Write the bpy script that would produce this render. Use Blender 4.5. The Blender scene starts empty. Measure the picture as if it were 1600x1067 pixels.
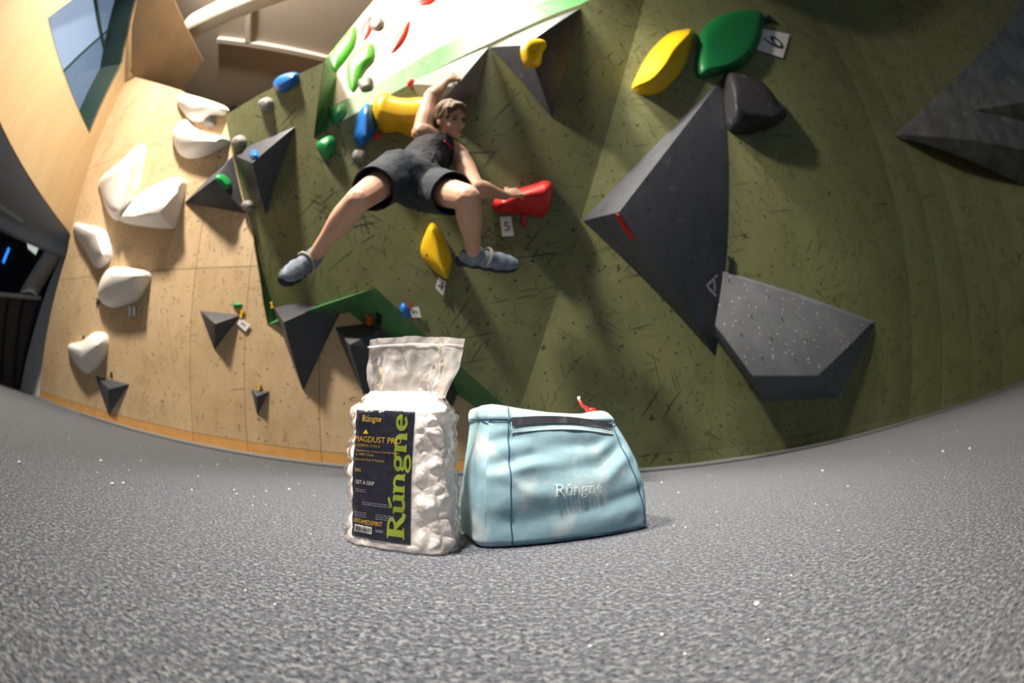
import bpy, bmesh, math, random
from mathutils import Vector, Matrix, noise, geometry
random.seed(7)
S = bpy.context.scene
COL = S.collection
PI = math.pi

# ------------------------------------------------------------------ camera
F_PX, CX, CY = 630.0, 800.0, 533.5          # equisolid fisheye, frame 1600x1067
CAM_H, PITCH = 0.16, math.radians(15.5)
cd = bpy.data.cameras.new('camera'); cam = bpy.data.objects.new('camera', cd); COL.objects.link(cam)
cd.type = 'PANO'
cd.sensor_fit = 'HORIZONTAL'; cd.sensor_width = 36.0; cd.sensor_height = 36.0*1067/1600
LENS = F_PX*36.0/1600.0
holder = cd if hasattr(cd, 'panorama_type') else cd.cycles
holder.panorama_type = 'FISHEYE_EQUISOLID'
holder.fisheye_lens = LENS
holder.fisheye_fov = math.radians(230)
cd.lens = LENS
cd.clip_start = 0.01; cd.clip_end = 100
cd.dof.use_dof = True; cd.dof.focus_distance = 0.62; cd.dof.aperture_fstop = 3.4
cam.location = (0, 0, CAM_H)
cam.rotation_euler = (PI/2 + PITCH, 0, 0)
S.camera = cam

# ------------------------------------------------------------------ view, world, lamps
vs = S.view_settings
vs.view_transform = 'Standard'; vs.look = 'None'; vs.gamma = 1.0; vs.use_curve_mapping = False
vs.exposure = 0.0
w = bpy.data.worlds.new('world'); S.world = w; w.use_nodes = True
bg = w.node_tree.nodes['Background']; bg.inputs[0].default_value = (0.62, 0.72, 0.88, 1); bg.inputs[1].default_value = 0.30

def area(name, loc, target, size, power, col, spread=180, sy=None):
    l = bpy.data.lights.new(name, 'AREA'); l.energy = power; l.color = col
    l.shape = 'RECTANGLE' if sy else 'DISK'; l.size = size
    if sy: l.size_y = sy
    l.spread = math.radians(spread)
    o = bpy.data.objects.new(name, l); COL.objects.link(o); o.location = loc
    o.rotation_euler = (Vector(target)-Vector(loc)).to_track_quat('-Z', 'Y').to_euler()
    return o
area('key_lamp', (-2.45, -0.5, 4.05), (-1.6, 2.0, 1.1), 0.35, 380, (1.0, 0.89, 0.74))
area('upper_lamp', (-1.5, 0.2, 4.1), (-0.9, 1.5, 3.0), 0.4, 22, (1.0, 0.88, 0.68), 110)
def spot(name, loc, target, cone, power, col, blend=1.0, size=.15):
    l = bpy.data.lights.new(name, 'SPOT'); l.energy = power; l.color = col; l.spot_size = math.radians(cone); l.spot_blend = blend; l.shadow_soft_size = size
    o = bpy.data.objects.new(name, l); COL.objects.link(o); o.location = loc
    o.rotation_euler = (Vector(target)-Vector(loc)).to_track_quat('-Z', 'Y').to_euler(); return o
spot('added_wall_spot', (-.3, .6, 4.15), (1.3, 2.2, .7), 72, 640, (1.0, .92, .78), 1.0, .2)  # added spot without a fixture, put in to brighten the right olive wall
spot('hall_vignette_spot', (-.9, -1.2, 4.1), (0, 1.05, .1), 31, 1900, (1.0, .92, .83), 1.0, .3)  # hall light, cone narrowed to imitate lens vignetting on the floor corners

# ------------------------------------------------------------------ pixel -> world helpers
CAMP = Vector((0, 0, CAM_H))
def ray(x, y):
    dx, dy = x-CX, y-CY; r = math.hypot(dx, dy)
    if r < 1e-6: v = Vector((0, 0, 1))
    else:
        th = 2*math.asin(min(1, r/(2*F_PX))); s = math.sin(th)/r
        v = Vector((dx*s, -dy*s, math.cos(th)))
    c, s = math.cos(PITCH), math.sin(PITCH)
    return Vector((v.x, v.z*c - v.y*s, v.z*s + v.y*c))
class Plane:
    def __init__(s, o, n):
        s.o = Vector(o); s.n = Vector(n).normalized()
        if s.n.dot(CAMP-s.o) < 0: s.n = -s.n
        z = Vector((0, 0, 1))
        s.u = s.n.cross(z)*-1 if abs(s.n.z) < .95 else Vector((1, 0, 0))
        s.u.normalize(); s.v = s.n.cross(s.u).normalized()
        if s.v.z < 0: s.v = -s.v
    def at(s, x, y, off=0.0):
        d = ray(x, y); t = ((s.o + s.n*off - CAMP).dot(s.n))/d.dot(s.n)
        return CAMP + d*t
    def uv(s, p): q = p-s.o; return (q.dot(s.u), q.dot(s.v))
    def xyz(s, u, v, off=0.0): return s.o + s.u*u + s.v*v + s.n*off
def tilted(p1, p2, deg):
    p1, p2 = Vector((*p1, 0)), Vector((*p2, 0)); u = (p2-p1).normalized(); back = Vector((-u.y, u.x, 0)); t = math.radians(deg)
    up = Vector((0, 0, 1))*math.cos(t) - back*math.sin(t)
    return Plane(p1, u.cross(up))
def plane3(a, b, c): return Plane(a, (b-a).cross(c-a))

# ------------------------------------------------------------------ object helpers
def tag(o, label=None, cat=None, group=None, kind=None):
    if label: o['label'] = label
    if cat: o['category'] = cat
    if group: o['group'] = group
    if kind: o['kind'] = kind
    return o
def link_mesh(name, me, mat=None, parent=None):
    o = bpy.data.objects.new(name, me); COL.objects.link(o)
    if mat is not None:
        me.materials.clear(); me.materials.append(mat)
    if parent is not None: o.parent = parent
    return o
def from_bm(name, bm, mat, parent=None, smooth=False, sharp=None):
    bmesh.ops.recalc_face_normals(bm, faces=bm.faces)
    me = bpy.data.meshes.new(name); bm.to_mesh(me); bm.free()
    if smooth:
        for p in me.polygons: p.use_smooth = True
        if sharp is not None: me.set_sharp_from_angle(angle=math.radians(sharp))
    return link_mesh(name, me, mat, parent)
def pyd(name, verts, faces, mat, parent=None, smooth=False, sharp=None, recalc=True):
    bm = bmesh.new(); vv = [bm.verts.new(v) for v in verts]
    for f in faces:
        try: bm.faces.new([vv[i] for i in f])
        except ValueError: pass
    if not recalc:
        me = bpy.data.meshes.new(name); bm.to_mesh(me); bm.free()
        if smooth:
            for p in me.polygons: p.use_smooth = True
        return link_mesh(name, me, mat, parent)
    return from_bm(name, bm, mat, parent, smooth, sharp)
def empty(name, loc=(0, 0, 0)):
    o = bpy.data.objects.new(name, None); COL.objects.link(o); o.location = loc; o.empty_display_size = 0.05
    return o
def slab_bm(pts, n, th):
    """polygon pts (front face) with thickness th behind (along -n)"""
    bm = bmesh.new(); n = Vector(n)
    tris = geometry.tessellate_polygon([pts])
    f = [bm.verts.new(p) for p in pts]; b = [bm.verts.new(Vector(p)-n*th) for p in pts]
    for t in tris:
        try:
            bm.faces.new([f[i] for i in t]); bm.faces.new([b[i] for i in reversed(t)])
        except ValueError: pass
    k = len(pts)
    for i in range(k): bm.faces.new([f[i], f[(i+1) % k], b[(i+1) % k], b[i]])
    return bm
def slab(name, pts, n, th, mat, parent=None): return from_bm(name, slab_bm(pts, n, th), mat, parent)
def box_bm(c, s, rot=None, bm=None):
    bm = bm or bmesh.new()
    m = Matrix.Translation(c) @ (rot.to_4x4() if rot else Matrix()) @ Matrix.Diagonal((*s, 1))
    bmesh.ops.create_cube(bm, size=1, matrix=m); return bm
def frame_rot(x, y, z): return Matrix((x, y, z)).transposed()
def cyl_bm(a, b, r0, r1=None, seg=16, bm=None):
    bm = bm or bmesh.new(); a, b = Vector(a), Vector(b); d = b-a
    m = Matrix.Translation((a+b)/2) @ d.to_track_quat('Z', 'Y').to_matrix().to_4x4()
    bmesh.ops.create_cone(bm, cap_ends=True, segments=seg, radius1=r0, radius2=r0 if r1 is None else r1, depth=d.length, matrix=m)
    return bm
def tube_bm(pts, r, seg=6, bm=None):
    """round tube along a polyline"""
    bm = bm or bmesh.new(); pts = [Vector(p) for p in pts]; rings = []; up = Vector((.3, .2, .9))
    for i, p in enumerate(pts):
        t = (pts[min(i+1, len(pts)-1)]-pts[max(i-1, 0)]).normalized()
        a = t.cross(up).normalized(); b = t.cross(a)
        rr = r[i] if isinstance(r, (list, tuple)) else r
        rings.append([bm.verts.new(p + (a*math.cos(2*PI*k/seg) + b*math.sin(2*PI*k/seg))*rr) for k in range(seg)])
    for q, s in zip(rings, rings[1:]):
        for k in range(seg): bm.faces.new([q[k], q[(k+1) % seg], s[(k+1) % seg], s[k]])
    bm.faces.new(rings[0]); bm.faces.new(list(reversed(rings[-1])))
    return bm

# ------------------------------------------------------------------ materials
def lin(c): return tuple(((v/255+.055)/1.055)**2.4 if v/255 > .04045 else v/255/12.92 for v in c)
class M:
    def __init__(s, name, col, rough=.6, spec=.4, metal=0.0):
        s.m = bpy.data.materials.new(name); s.m.use_nodes = True; s.t = s.m.node_tree
        s.b = s.t.nodes['Principled BSDF']; s.c = (*col, 1)
        s.b.inputs['Base Color'].default_value = s.c; s.b.inputs['Roughness'].default_value = rough
        s.b.inputs['Specular IOR Level'].default_value = spec; s.b.inputs['Metallic'].default_value = metal
        s.out = None; s.tc = s.t.nodes.new('ShaderNodeTexCoord'); s.h = None
    def n(s, kind, **kw):
        x = s.t.nodes.new(kind)
        for k, v in kw.items():
            if k in x.inputs.keys(): x.inputs[k].default_value = v
            else: setattr(x, k, v)
        return x
    def lk(s, a, b): s.t.links.new(a, b)
    def coord(s, scale=(1, 1, 1), rot=(0, 0, 0)):
        src = s.tc.outputs['Object']
        if any(rot):
            mr = s.n('ShaderNodeMapping'); mr.inputs['Rotation'].default_value = rot; s.lk(src, mr.inputs['Vector']); src = mr.outputs[0]
        mp = s.n('ShaderNodeMapping'); mp.inputs['Scale'].default_value = scale
        s.lk(src, mp.inputs['Vector']); return mp.outputs[0]
    def noise(s, scale, detail=4, vec=(1, 1, 1), rot=(0, 0, 0), dist=0.0, rough=.55):
        x = s.n('ShaderNodeTexNoise', Scale=scale, Detail=detail, Roughness=rough, Distortion=dist)
        s.lk(s.coord(vec, rot), x.inputs['Vector']); return x.outputs[0]
    def ramp(s, fac, stops):
        r = s.n('ShaderNodeValToRGB'); e = r.color_ramp.elements
        while len(e) < len(stops): e.new(0.5)
        for el, (p, v) in zip(e, stops):
            el.position = p; el.color = (v, v, v, 1) if isinstance(v, (int, float)) else (*v, 1)
        s.lk(fac, r.inputs[0]); return r.outputs[0]
    def math(s, op, a, b=None):
        x = s.n('ShaderNodeMath', operation=op)
        for i, v in enumerate((a, b)):
            if v is None: continue
            if isinstance(v, (int, float)): x.inputs[i].default_value = v
            else: s.lk(v, x.inputs[i])
        return x.outputs[0]
    def mix(s, fac, col, blend='MIX'):
        """lay a colour over the current base colour"""
        x = s.n('ShaderNodeMix', data_type='RGBA', blend_type=blend)
        if isinstance(fac, (int, float)): x.inputs[0].default_value = fac
        else: s.lk(fac, x.inputs[0])
        if s.out is None: x.inputs[6].default_value = s.c
        else: s.lk(s.out, x.inputs[6])
        if isinstance(col, tuple): x.inputs[7].default_value = (*col, 1)
        else: s.lk(col, x.inputs[7])
        s.out = x.outputs[2]; s.lk(s.out, s.b.inputs['Base Color']); return s
    def vary(s, scale, col, lo=.35, hi=.7, amt=1.0, vec=(1, 1, 1), detail=4, dist=0.0):
        f = s.ramp(s.noise(scale, detail, vec, dist=dist), [(lo, 0.0), (hi, amt)]); return s.mix(f, col)
    def lines(s, scale, col, patch=.55, amt=.8, patch_scale=2.2, thr=.64, ratio=16, angs=(20, 65, 115, 160)):
        """straight rubber scuffs: noise stretched along a few directions, shown only in patches"""
        for k, a in enumerate(angs):
            f = s.ramp(s.noise(scale*(1+.22*k), 2, (1, 1, ratio), (0, math.radians(a), 0), dist=.12), [(thr, 0.0), (thr+.05, 1.0)])
            p = s.ramp(s.noise(patch_scale*(1+.17*k), 5), [(patch-.04, 0.0), (patch+.06, amt)])
            s.mix(s.math('MULTIPLY', f, p), col)
        return s
    def bump(s, scale, strength, dist=.002, detail=4, vec=(1, 1, 1), fac=None):
        b = s.n('ShaderNodeBump', Strength=strength, Distance=dist)
        s.lk(fac if fac is not None else s.noise(scale, detail, vec), b.inputs['Height'])
        if s.h: s.lk(s.h, b.inputs['Normal'])
        s.h = b.outputs[0]; s.lk(s.h, s.b.inputs['Normal']); return s
    def rand(s, col, amt=.5):
        oi = s.n('ShaderNodeObjectInfo'); return s.mix(s.math('MULTIPLY', oi.outputs['Random'], amt), col)

def plain(name, col, rough=.6, spec=.4, metal=0.0): return M(name, col, rough, spec, metal).m
# plywood
ply = M('plywood', (.53, .385, .225), .55, .3)
ply.rand((.63, .475, .30), .9).vary(2.2, (.43, .29, .155), .45, .8, .75, detail=6).vary(14, (.39, .26, .13), .5, .85, .5, (1, 1, .12)).vary(5, (.35, .23, .12), .55, .8, .55, detail=8)
ply.lines(3.6, (.09, .065, .045), .53, .7, 3.0, .66, 14, (10, 50, 100, 150))
ply.vary(30, (.08, .06, .045), .68, .75, .75, detail=1).bump(60, .12, .002)
PLY = ply.m
plu = M('plywood_upper', (.50, .37, .215), .5, .35)
plu.vary(3, (.42, .29, .155), .4, .75, .6, (1, 1, .25), detail=6).vary(20, (.44, .29, .15), .5, .8, .4, (1, 1, .1)).bump(60, .08, .002)
PLU = plu.m
kick = M('kickboard', (.62, .33, .11), .55, .3); kick.vary(10, (.50, .25, .08), .4, .7, .6).vary(40, (.2, .1, .05), .66, .76, .6); KICK = kick.m
pale = M('pale_plywood', (.74, .60, .42), .5, .4); pale.vary(3, (.66, .50, .32), .4, .75, .5); PALE = pale.m
def olive(name, base, alt, dark):
    m = M(name, base, .5, .35)
    m.vary(1.4, alt, .35, .7, .8, detail=6).vary(4.5, dark, .5, .8, .7, detail=8).vary(9, tuple(c*.62 for c in base), .55, .85, .6, (1, 1, .35), detail=7)
    m.lines(2.6, (.026, .028, .020), .50, .8, 2.2, .645, 18, (15, 55, 110, 150)).lines(6.5, (.028, .030, .022), .53, .75, 3.5, .66, 9, (35, 80, 130))
    m.vary(26, (.02, .02, .018), .69, .74, .8, detail=1)
    m.vary(7, (.42, .44, .33), .68, .84, .45, detail=9)
    m.bump(90, .10, .002); return m.m
OLIVE = olive('olive_paint', (.150, .165, .074), (.190, .206, .094), (.098, .106, .050))
KICKO = olive('olive_kick_paint', (.150, .175, .078), (.19, .212, .09), (.105, .115, .05))
gr = M('green_edge_paint', (.06, .20, .07), .5, .35); gr.vary(6, (.09, .26, .10), .4, .7, .8, detail=6).vary(16, (.45, .55, .42), .62, .8, .7, detail=9).vary(5, (.02, .08, .035), .5, .8, .6, detail=8); GREENP = gr.m
chk = M('mat_carpet', (.082, .096, .120), .95, .10)
f1 = chk.noise(150, 6, rough=.72); chk.mix(chk.ramp(f1, [(.49, 0.0), (.56, 1.0)]), (.29, .30, .315))
f2 = chk.noise(185, 6, vec=(1.0, 1.1, 1.0), rough=.72); chk.mix(chk.ramp(f2, [(.51, 0.0), (.57, 1.0)]), (.007, .010, .022))
f3 = chk.noise(38, 6, rough=.7); chk.mix(chk.ramp(f3, [(.40, 0.0), (.68, .55)]), (.045, .055, .078))
chk.vary(2.0, (.10, .112, .13), .45, .7, .35, detail=5)
chk.bump(150, 1.0, .008, 6).bump(45, .35, .008, 4)
chk.b.inputs['Sheen Weight'].default_value = .28; chk.b.inputs['Sheen Roughness'].default_value = .45; chk.b.inputs['Sheen Tint'].default_value = (.85, .9, 1, 1)
CARPET = chk.m
CARPET_EDGE = M('mat_edge', (.26, .28, .29), .9, .1).vary(300, (.15, .16, .18), .45, .65, .8).bump(350, .6, .003).m
GAP = plain('dark_gap', (.02, .022, .025), .9, .1)
vol = M('volume_grey', (.052, .057, .073), .5, .45)
vol.vary(3, (.062, .067, .082), .4, .7, .9, detail=6).vary(8, (.19, .20, .215), .6, .85, .5, detail=9).vary(16, (.032, .034, .044), .5, .75, .7, (1, 1, .3), 6).lines(5, (.20, .21, .22), .58, .5, 3.0, .68, 12, (30, 120)).bump(120, .18, .002)
VOL = vol.m
vol2 = M('volume_speckled', (.105, .114, .135), .6, .35)
vol2.vary(4, (.14, .15, .172), .4, .7, .9, detail=6).vary(9, (.08, .083, .10), .5, .8, .5, detail=8).bump(120, .2, .002); VOL2 = vol2.m
vol3 = M('volume_chalky', (.12, .13, .14), .6, .35); vol3.vary(4, (.075, .08, .09), .42, .6, .9, detail=5).vary(7, (.30, .32, .33), .6, .8, .6, detail=9).bump(120, .2, .002); VOL3 = vol3.m
vol4 = M('volume_pale', (.24, .245, .255), .6, .35); vol4.vary(5, (.16, .165, .18), .4, .65, .8, detail=6).bump(120, .15, .002); VOL4 = vol4.m
def plastic(name, col, rough=.42, chalk=.35):
    m = M(name, col, rough, .45); m.vary(9, tuple(min(1, c*.35+.55) for c in col), .62, .85, chalk, detail=8).bump(160, .10, .001); return m.m
WHITEH = plastic('hold_white', (.80, .77, .74), .55, .1)
YEL = plastic('hold_yellow', (.80, .50, .012), .35, .15)
GRN = plastic('hold_green', (.015, .30, .075), .38, .15)
GRND = plastic('hold_dark_green', (.006, .16, .045), .4, .05)
GRNL = plastic('hold_lime_green', (.10, .48, .05), .38, .25)
BLU = plastic('hold_blue', (.01, .17, .62), .35, .35)
RED = plastic('hold_red', (.55, .022, .02), .38, .2)
GRY = plastic('hold_grey', (.24, .23, .23), .6, .4)
BLK = plastic('hold_black', (.028, .028, .034), .42, .25)
ORA = plain('clip_orange', (.75, .13, .02), .5)
TAGW = M('tag_white', (.72, .70, .70), .5, .4).vary(40, (.5, .48, .47), .5, .8, .5).m
INK = plain('ink_dark', (.03, .035, .045), .5)
CLIP = plain('clip_black', (.015, .016, .018), .4)
WPAINT = M('white_paint', (.62, .64, .66), .6, .3).vary(3, (.52, .54, .57), .4, .7, .6).m
GPAINT = M('grey_paint', (.48, .52, .58), .7, .25).vary(2, (.42, .455, .51), .4, .7, .6).m
CEILM = M('ceiling_board', (.42, .375, .32), .7, .2).vary(1.5, (.37, .33, .28), .4, .7, .6).m
DUCT = M('duct_white', (.66, .62, .56), .5, .3).m
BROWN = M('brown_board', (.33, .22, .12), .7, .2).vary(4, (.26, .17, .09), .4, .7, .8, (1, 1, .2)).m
DARKG = M('dark_panel', (.035, .04, .036), .7, .2).m
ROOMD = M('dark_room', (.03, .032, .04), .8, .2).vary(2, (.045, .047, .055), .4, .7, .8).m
FRAMEG = M('window_frame_green', (.022, .05, .042), .45, .4).m
def glow(name, col, strength):
    m = bpy.data.materials.new(name); m.use_nodes = True; b = m.node_tree.nodes['Principled BSDF']
    b.inputs['Base Color'].default_value = (*[c*.3 for c in col], 1); b.inputs['Emission Color'].default_value = (*col, 1); b.inputs['Emission Strength'].default_value = strength
    b.inputs['Roughness'].default_value = .08; return m

# ------------------------------------------------------------------ wall planes
K = 0.86
PA = tilted((-6.2*K, 2.12*K), (-1.3*K, 2.88*K), 15)             # plywood wall
DY = 2.85*K
# the olive wall bends towards the viewer in small steps on the right
BEND = [(-0.1, DY), (4.0, DY+.02)]
for k_, (ln, ang) in enumerate(((.75, 9), (.75, 20), (.75, 32), (.75, 45), (.75, 58), (6.0, 70))):
    q_ = BEND[-1]; BEND.append((q_[0]+ln*math.cos(math.radians(ang)), q_[1]-ln*math.sin(math.radians(ang))))
PDS = [tilted(BEND[i], BEND[i+1], 15) for i in range(len(BEND)-1)]
PD = PDS[0]; PD2 = PDS[-1]
a0 = PD.at(808, 650); a1 = PD.at(1007, 0); a2 = PD.at(1022, -48)
v3 = CAMP + ray(587, 450)*2.55*K
PC = plane3(a0, a1, v3)                                           # steep centre facet
v4 = PC.at(490, 216)
v2 = PA.at(394, 356)
PB = plane3(v2, v3, v4)                                           # lit facet left of the climber
e0 = CAMP + (PC.at(520, 166)-CAMP)*1.06; e1 = CAMP + (PC.at(862, -3)-CAMP)*1.06
PE = Plane(e0, (e1-e0).cross(Vector((0, -.10, 1))))               # pale upper facet
Kp, Tp = PA.at(110, 365), PA.at(204, 113)
dq = ray(0, 190); Qp = CAMP + dq*((Kp.z-CAM_H)/dq.z)
PS = plane3(Kp, Tp, Qp)                                           # side wall with the window
FLOOR = Plane((0, 0, 0), (0, 0, 1))
CEIL_Z = 4.35
# ------------------------------------------------------------------ floor
def structure(o): o['kind'] = 'structure'; return o
fl = pyd('floor', [(-14, -6, 0), (14, -6, 0), (14, 7, 0), (-14, 7, 0)], [(0, 1, 2, 3)], CARPET); structure(fl)

# ------------------------------------------------------------------ panel cutter
def clip_poly(poly, a, b, c):
    """keep a*u+b*v<=c"""
    out = []
    for i in range(len(poly)):
        p, q = poly[i], poly[(i+1) % len(poly)]
        dp, dq_ = a*p[0]+b*p[1]-c, a*q[0]+b*q[1]-c
        if dp <= 0: out.append(p)
        if (dp < 0 < dq_) or (dq_ < 0 < dp):
            t = dp/(dp-dq_); out.append((p[0]+(q[0]-p[0])*t, p[1]+(q[1]-p[1])*t))
    return out
def poly_area(p): return abs(sum(p[i][0]*p[(i+1) % len(p)][1]-p[(i+1) % len(p)][0]*p[i][1] for i in range(len(p))))/2
def clean(p):
    out = []
    for q in p:
        if not out or math.hypot(q[0]-out[-1][0], q[1]-out[-1][1]) > 1e-4: out.append(q)
    if len(out) > 2 and math.hypot(out[0][0]-out[-1][0], out[0][1]-out[-1][1]) < 1e-4: out.pop()
    return out
def panelled(name, plane, pts, us, vs_, mat, kickmat=None, kickv=None, gap=.002, th=.016, part='panel'):
    poly = [plane.uv(p) for p in pts]
    back = slab(name, [plane.xyz(u, v, -th) for u, v in poly], plane.n, .02, GAP); structure(back)
    us = [-99]+list(us)+[99]; vs_ = [-99]+list(vs_)+[99]
    for i in range(len(us)-1):
        for j in range(len(vs_)-1):
            p = poly
            for (a, b, c) in ((-1, 0, -(us[i]+gap)), (1, 0, us[i+1]-gap), (0, -1, -(vs_[j]+gap)), (0, 1, vs_[j+1]-gap)):
                p = clip_poly(p, a, b, c)
                if len(p) < 3: break
            p = clean(p)
            if len(p) < 3 or poly_area(p) < .004: continue
            k = kickmat is not None and vs_[j+1] <= kickv+.001
            slab('kickboard' if k else part, [plane.xyz(u, v) for u, v in p], plane.n, th, kickmat if k else mat, back)
    return back

# plywood wall
def onfloor(plane, x, y):
    d = ray(x, y); p = plane.at(x, y); q = plane.uv(p)
    n = plane.v; return plane.xyz(q[0], 0) + Vector((0, 0, 0))
s1 = PA.at(418, 508); g0 = PA.at(546, 488); g1 = PA.at(745, 638); g2 = PA.at(838, 720)
bL = onfloor(PA, 61, 622); bR = onfloor(PA, 838, 735)
v1A = PA.at(352, 180); v1B = PB.at(352, 180)
pA = [bL, bR, g2, g1, g0, s1, PA.at(406, 434), v2, v1A, PA.at(282, 141), PA.at(213, 121), Tp, Kp, PA.at(105, 395)]
uA = sorted([PA.uv(PA.at(297, 600))[0], PA.uv(PA.at(384, 655))[0]]); du = uA[1]-uA[0]
uls = [uA[0]-2*1.22, uA[0]-1.22, uA[0], uA[1], uA[1]+du*1.1, uA[1]+2.2*du, uA[1]+3.3*du]
wall_left = panelled('wall_left', PA, pA, uls, [.095, 1.30, 2.50], PLY, KICK, .095)
# green painted step facets between the plywood and the olive facets
b5 = PB.at(431, 499)
def tri_facet(name, tris, mat, parent=None):
    vs0, fs = [], []
    for t in tris:
        fs.append(tuple(range(len(vs0), len(vs0)+len(t)))); vs0 += t
    bm = bmesh.new()
    for t in tris: bm.faces.new([bm.verts.new(p) for p in t])
    bmesh.ops.remove_doubles(bm, verts=bm.verts, dist=1e-4)
    o = from_bm(name, bm, mat, parent); return o
structure(tri_facet('trim_1', [[v2, PA.at(406, 434), s1], [v2, s1, b5], [v1A, v1B, v2]], GREENP))
structure(tri_facet('trim_2', [[s1, g0, v3], [s1, v3, b5], [g0, g1, v3], [g1, a0, v3], [g1, g2, a0], [g2, bR, Vector((a0.x, DY, 0))], [g2, Vector((a0.x, DY, 0)), a0]], GREENP))
# lit olive facet
pB = [v1B, v2, b5, v3, v4, PB.at(507, 97)]
structure(slab('wall_center_left', pB, PB.n, .004, OLIVE))
# steep centre facet
LIPC = [PC.at(*p) for p in ((490, 216), (521, 197), (582, 163), (634, 135), (704, 97), (763, 68), (820, 42), (870, 20), (904, 8), (960, -18))]
structure(slab('wall_center', [v3, a0, a1, a2]+LIPC[::-1], PC.n, .004, OLIVE))
# lip band and pale upper facet
e_l = [PE.at(526, 122), PE.at(514, 86)]
bt = PB.at(507, 97)
eT1 = PE.at(588, -4); eT2 = PE.at(640, -90); eT3 = PE.at(1000, -150)
LIPE = [PE.at(*p) for p in ((520, 166), (534, 158), (582, 135), (634, 105), (681, 77), (728, 54), (780, 31), (820, 14), (862, -3), (920, -30))]
structure(slab('wall_upper', LIPE+[PE.at(960, -55), PE.at(1010, -110), eT3, eT2, eT1, PE.at(554, 37), e_l[1], e_l[0]], PE.n, .02, PALE))
structure(tri_facet('trim_3', [[LIPC[i], LIPC[i+1], LIPE[i+1], LIPE[i]] for i in range(9)] + [[LIPC[9], a2, PE.at(960, -55)], [LIPC[9], PE.at(960, -55), LIPE[9]], [a2, PE.at(1010, -110), PE.at(960, -55)], [v4, LIPE[0], e_l[0]], [v4, e_l[0], bt], [bt, e_l[0], e_l[1]]], GREENP))
# olive wall to the right
uD = PD.uv(PD.at(1108, 700))[0]
dl = Vector((a0.x, DY, 0))
hD = 6.3
def crease(i, h):   # crease between neighbouring olive planes at height h
    d = PDS[i-1].n.cross(PDS[i].n).normalized()
    if d.z < 0: d = -d
    return Vector((*BEND[i], 0)) + d*(h/d.z)
topD = crease(1, hD)
pD = [dl, Vector((*BEND[1], 0)), topD, PD.xyz(PD.uv(a2)[0]+.25, PD.uv(topD)[1]), PD.at(1045, -125), a2, a1, a0]
wall_right = panelled('wall_right', PD, pD, [uD], [.105], OLIVE, KICKO, .105, gap=.0012)
for i in range(1, len(PDS)):
    p0, p1 = Vector((*BEND[i], 0)), Vector((*BEND[i+1], 0))
    t0 = crease(i, hD); t1 = crease(i+1, hD) if i+1 < len(PDS) else p1 + (t0-p0)
    panelled('wall_right', PDS[i], [p0, p1, t1, t0], [], [.105], OLIVE, KICKO, .105, gap=.0004)
# side wall with the window opening
W0, W1, W2, W3, W4 = PS.at(75, 28), PS.at(112, 2), PS.at(218, -6), PS.at(191, 99), PS.at(140, 208)
Wt0, Wt1 = PS.at(150, -25), PS.at(226, -40)
outer = [Kp, Tp, PS.at(212, 60), PS.at(232, -45), PS.at(260, -130), PS.at(-60, -160), PS.at(-170, -40), PS.at(-80, 60), Qp]
hole = [W0, Wt0, Wt1, W3, W4]
def holed(name, outer, hole, n, th, mat):
    allp = outer+hole; tr = geometry.tessellate_polygon([outer, hole]); bm = bmesh.new()
    fv = [bm.verts.new(p) for p in allp]; bv = [bm.verts.new(p-n*th) for p in allp]
    for t in tr:
        bm.faces.new([fv[i] for i in t]); bm.faces.new([bv[i] for i in t])
    for lo, k in ((0, len(outer)), (len(outer), len(hole))):
        for i in range(k):
            j = (i+1) % k; bm.faces.new([fv[lo+i], fv[lo+j], bv[lo+j], bv[lo+i]])
    return from_bm(name, bm, mat)
structure(holed('wall_side', outer, hole, PS.n, .03, PLU))
win = empty('window_1', W4); structure(win)
dep = .42
def pt(parent, name, *a, **k):
    o = a[0]; return o
# reveal (dark green lining), mullions, panes
bm = bmesh.new()
hc = sum(hole, Vector())/len(hole)
hin = [p - PS.n*dep for p in hole]
hout = [p + PS.n*.004 for p in hole]
fo = [bm.verts.new(p) for p in hout]; fi = [bm.verts.new(p) for p in hin]
for i in range(5): bm.faces.new([fo[i], fo[(i+1) % 5], fi[(i+1) % 5], fi[i]])
lining = from_bm('window_lining', bm, FRAMEG, win); lining.matrix_parent_inverse = Matrix.Translation(-W4)
PW = Plane(hin[0], PS.n)
cen_px = (165, 55)
def wbar(a, b, wdt):
    a, b = Vector(a), Vector(b); d = (b-a).normalized(); s = d.cross(PS.n)
    bm = box_bm((a+b)/2 + PS.n*.01, ((b-a).length, wdt, .03), frame_rot(d, s, PS.n)); o = from_bm('mullion', bm, FRAMEG, win)
    o.matrix_parent_inverse = Matrix.Translation(-W4)
m1a, m1b = PW.at(143, -40), PW.at(172, 110)
m2a, m2b = PW.at(88, 122), PW.at(190, 30)
wbar(m1a, m1b, .045); wbar(m2a, m2b, .025)
GLASS = glow('window_glass', (.20, .30, .46), .55)
GLASS2 = glow('window_glass_bright', (.80, .84, .88), .95)
def pane(pts, mat):
    o = slab('pane', pts, PS.n, .006, mat, win); o.matrix_parent_inverse = Matrix.Translation(-W4)
mx = PW.at(163, 53)
i0, i1, i2, i3, i4 = hin
pane([i0, i1, m1a, mx, m2a], glow('window_glass_sky', (.34, .46, .66), .8)); pane([m1a, i1, i2, m2b, mx], GLASS)
pane([m2a, mx, m1b, i4], GLASS); pane([mx, m2b, i3, m1b], GLASS); pane([m1b, i3, i4], GLASS)

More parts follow.
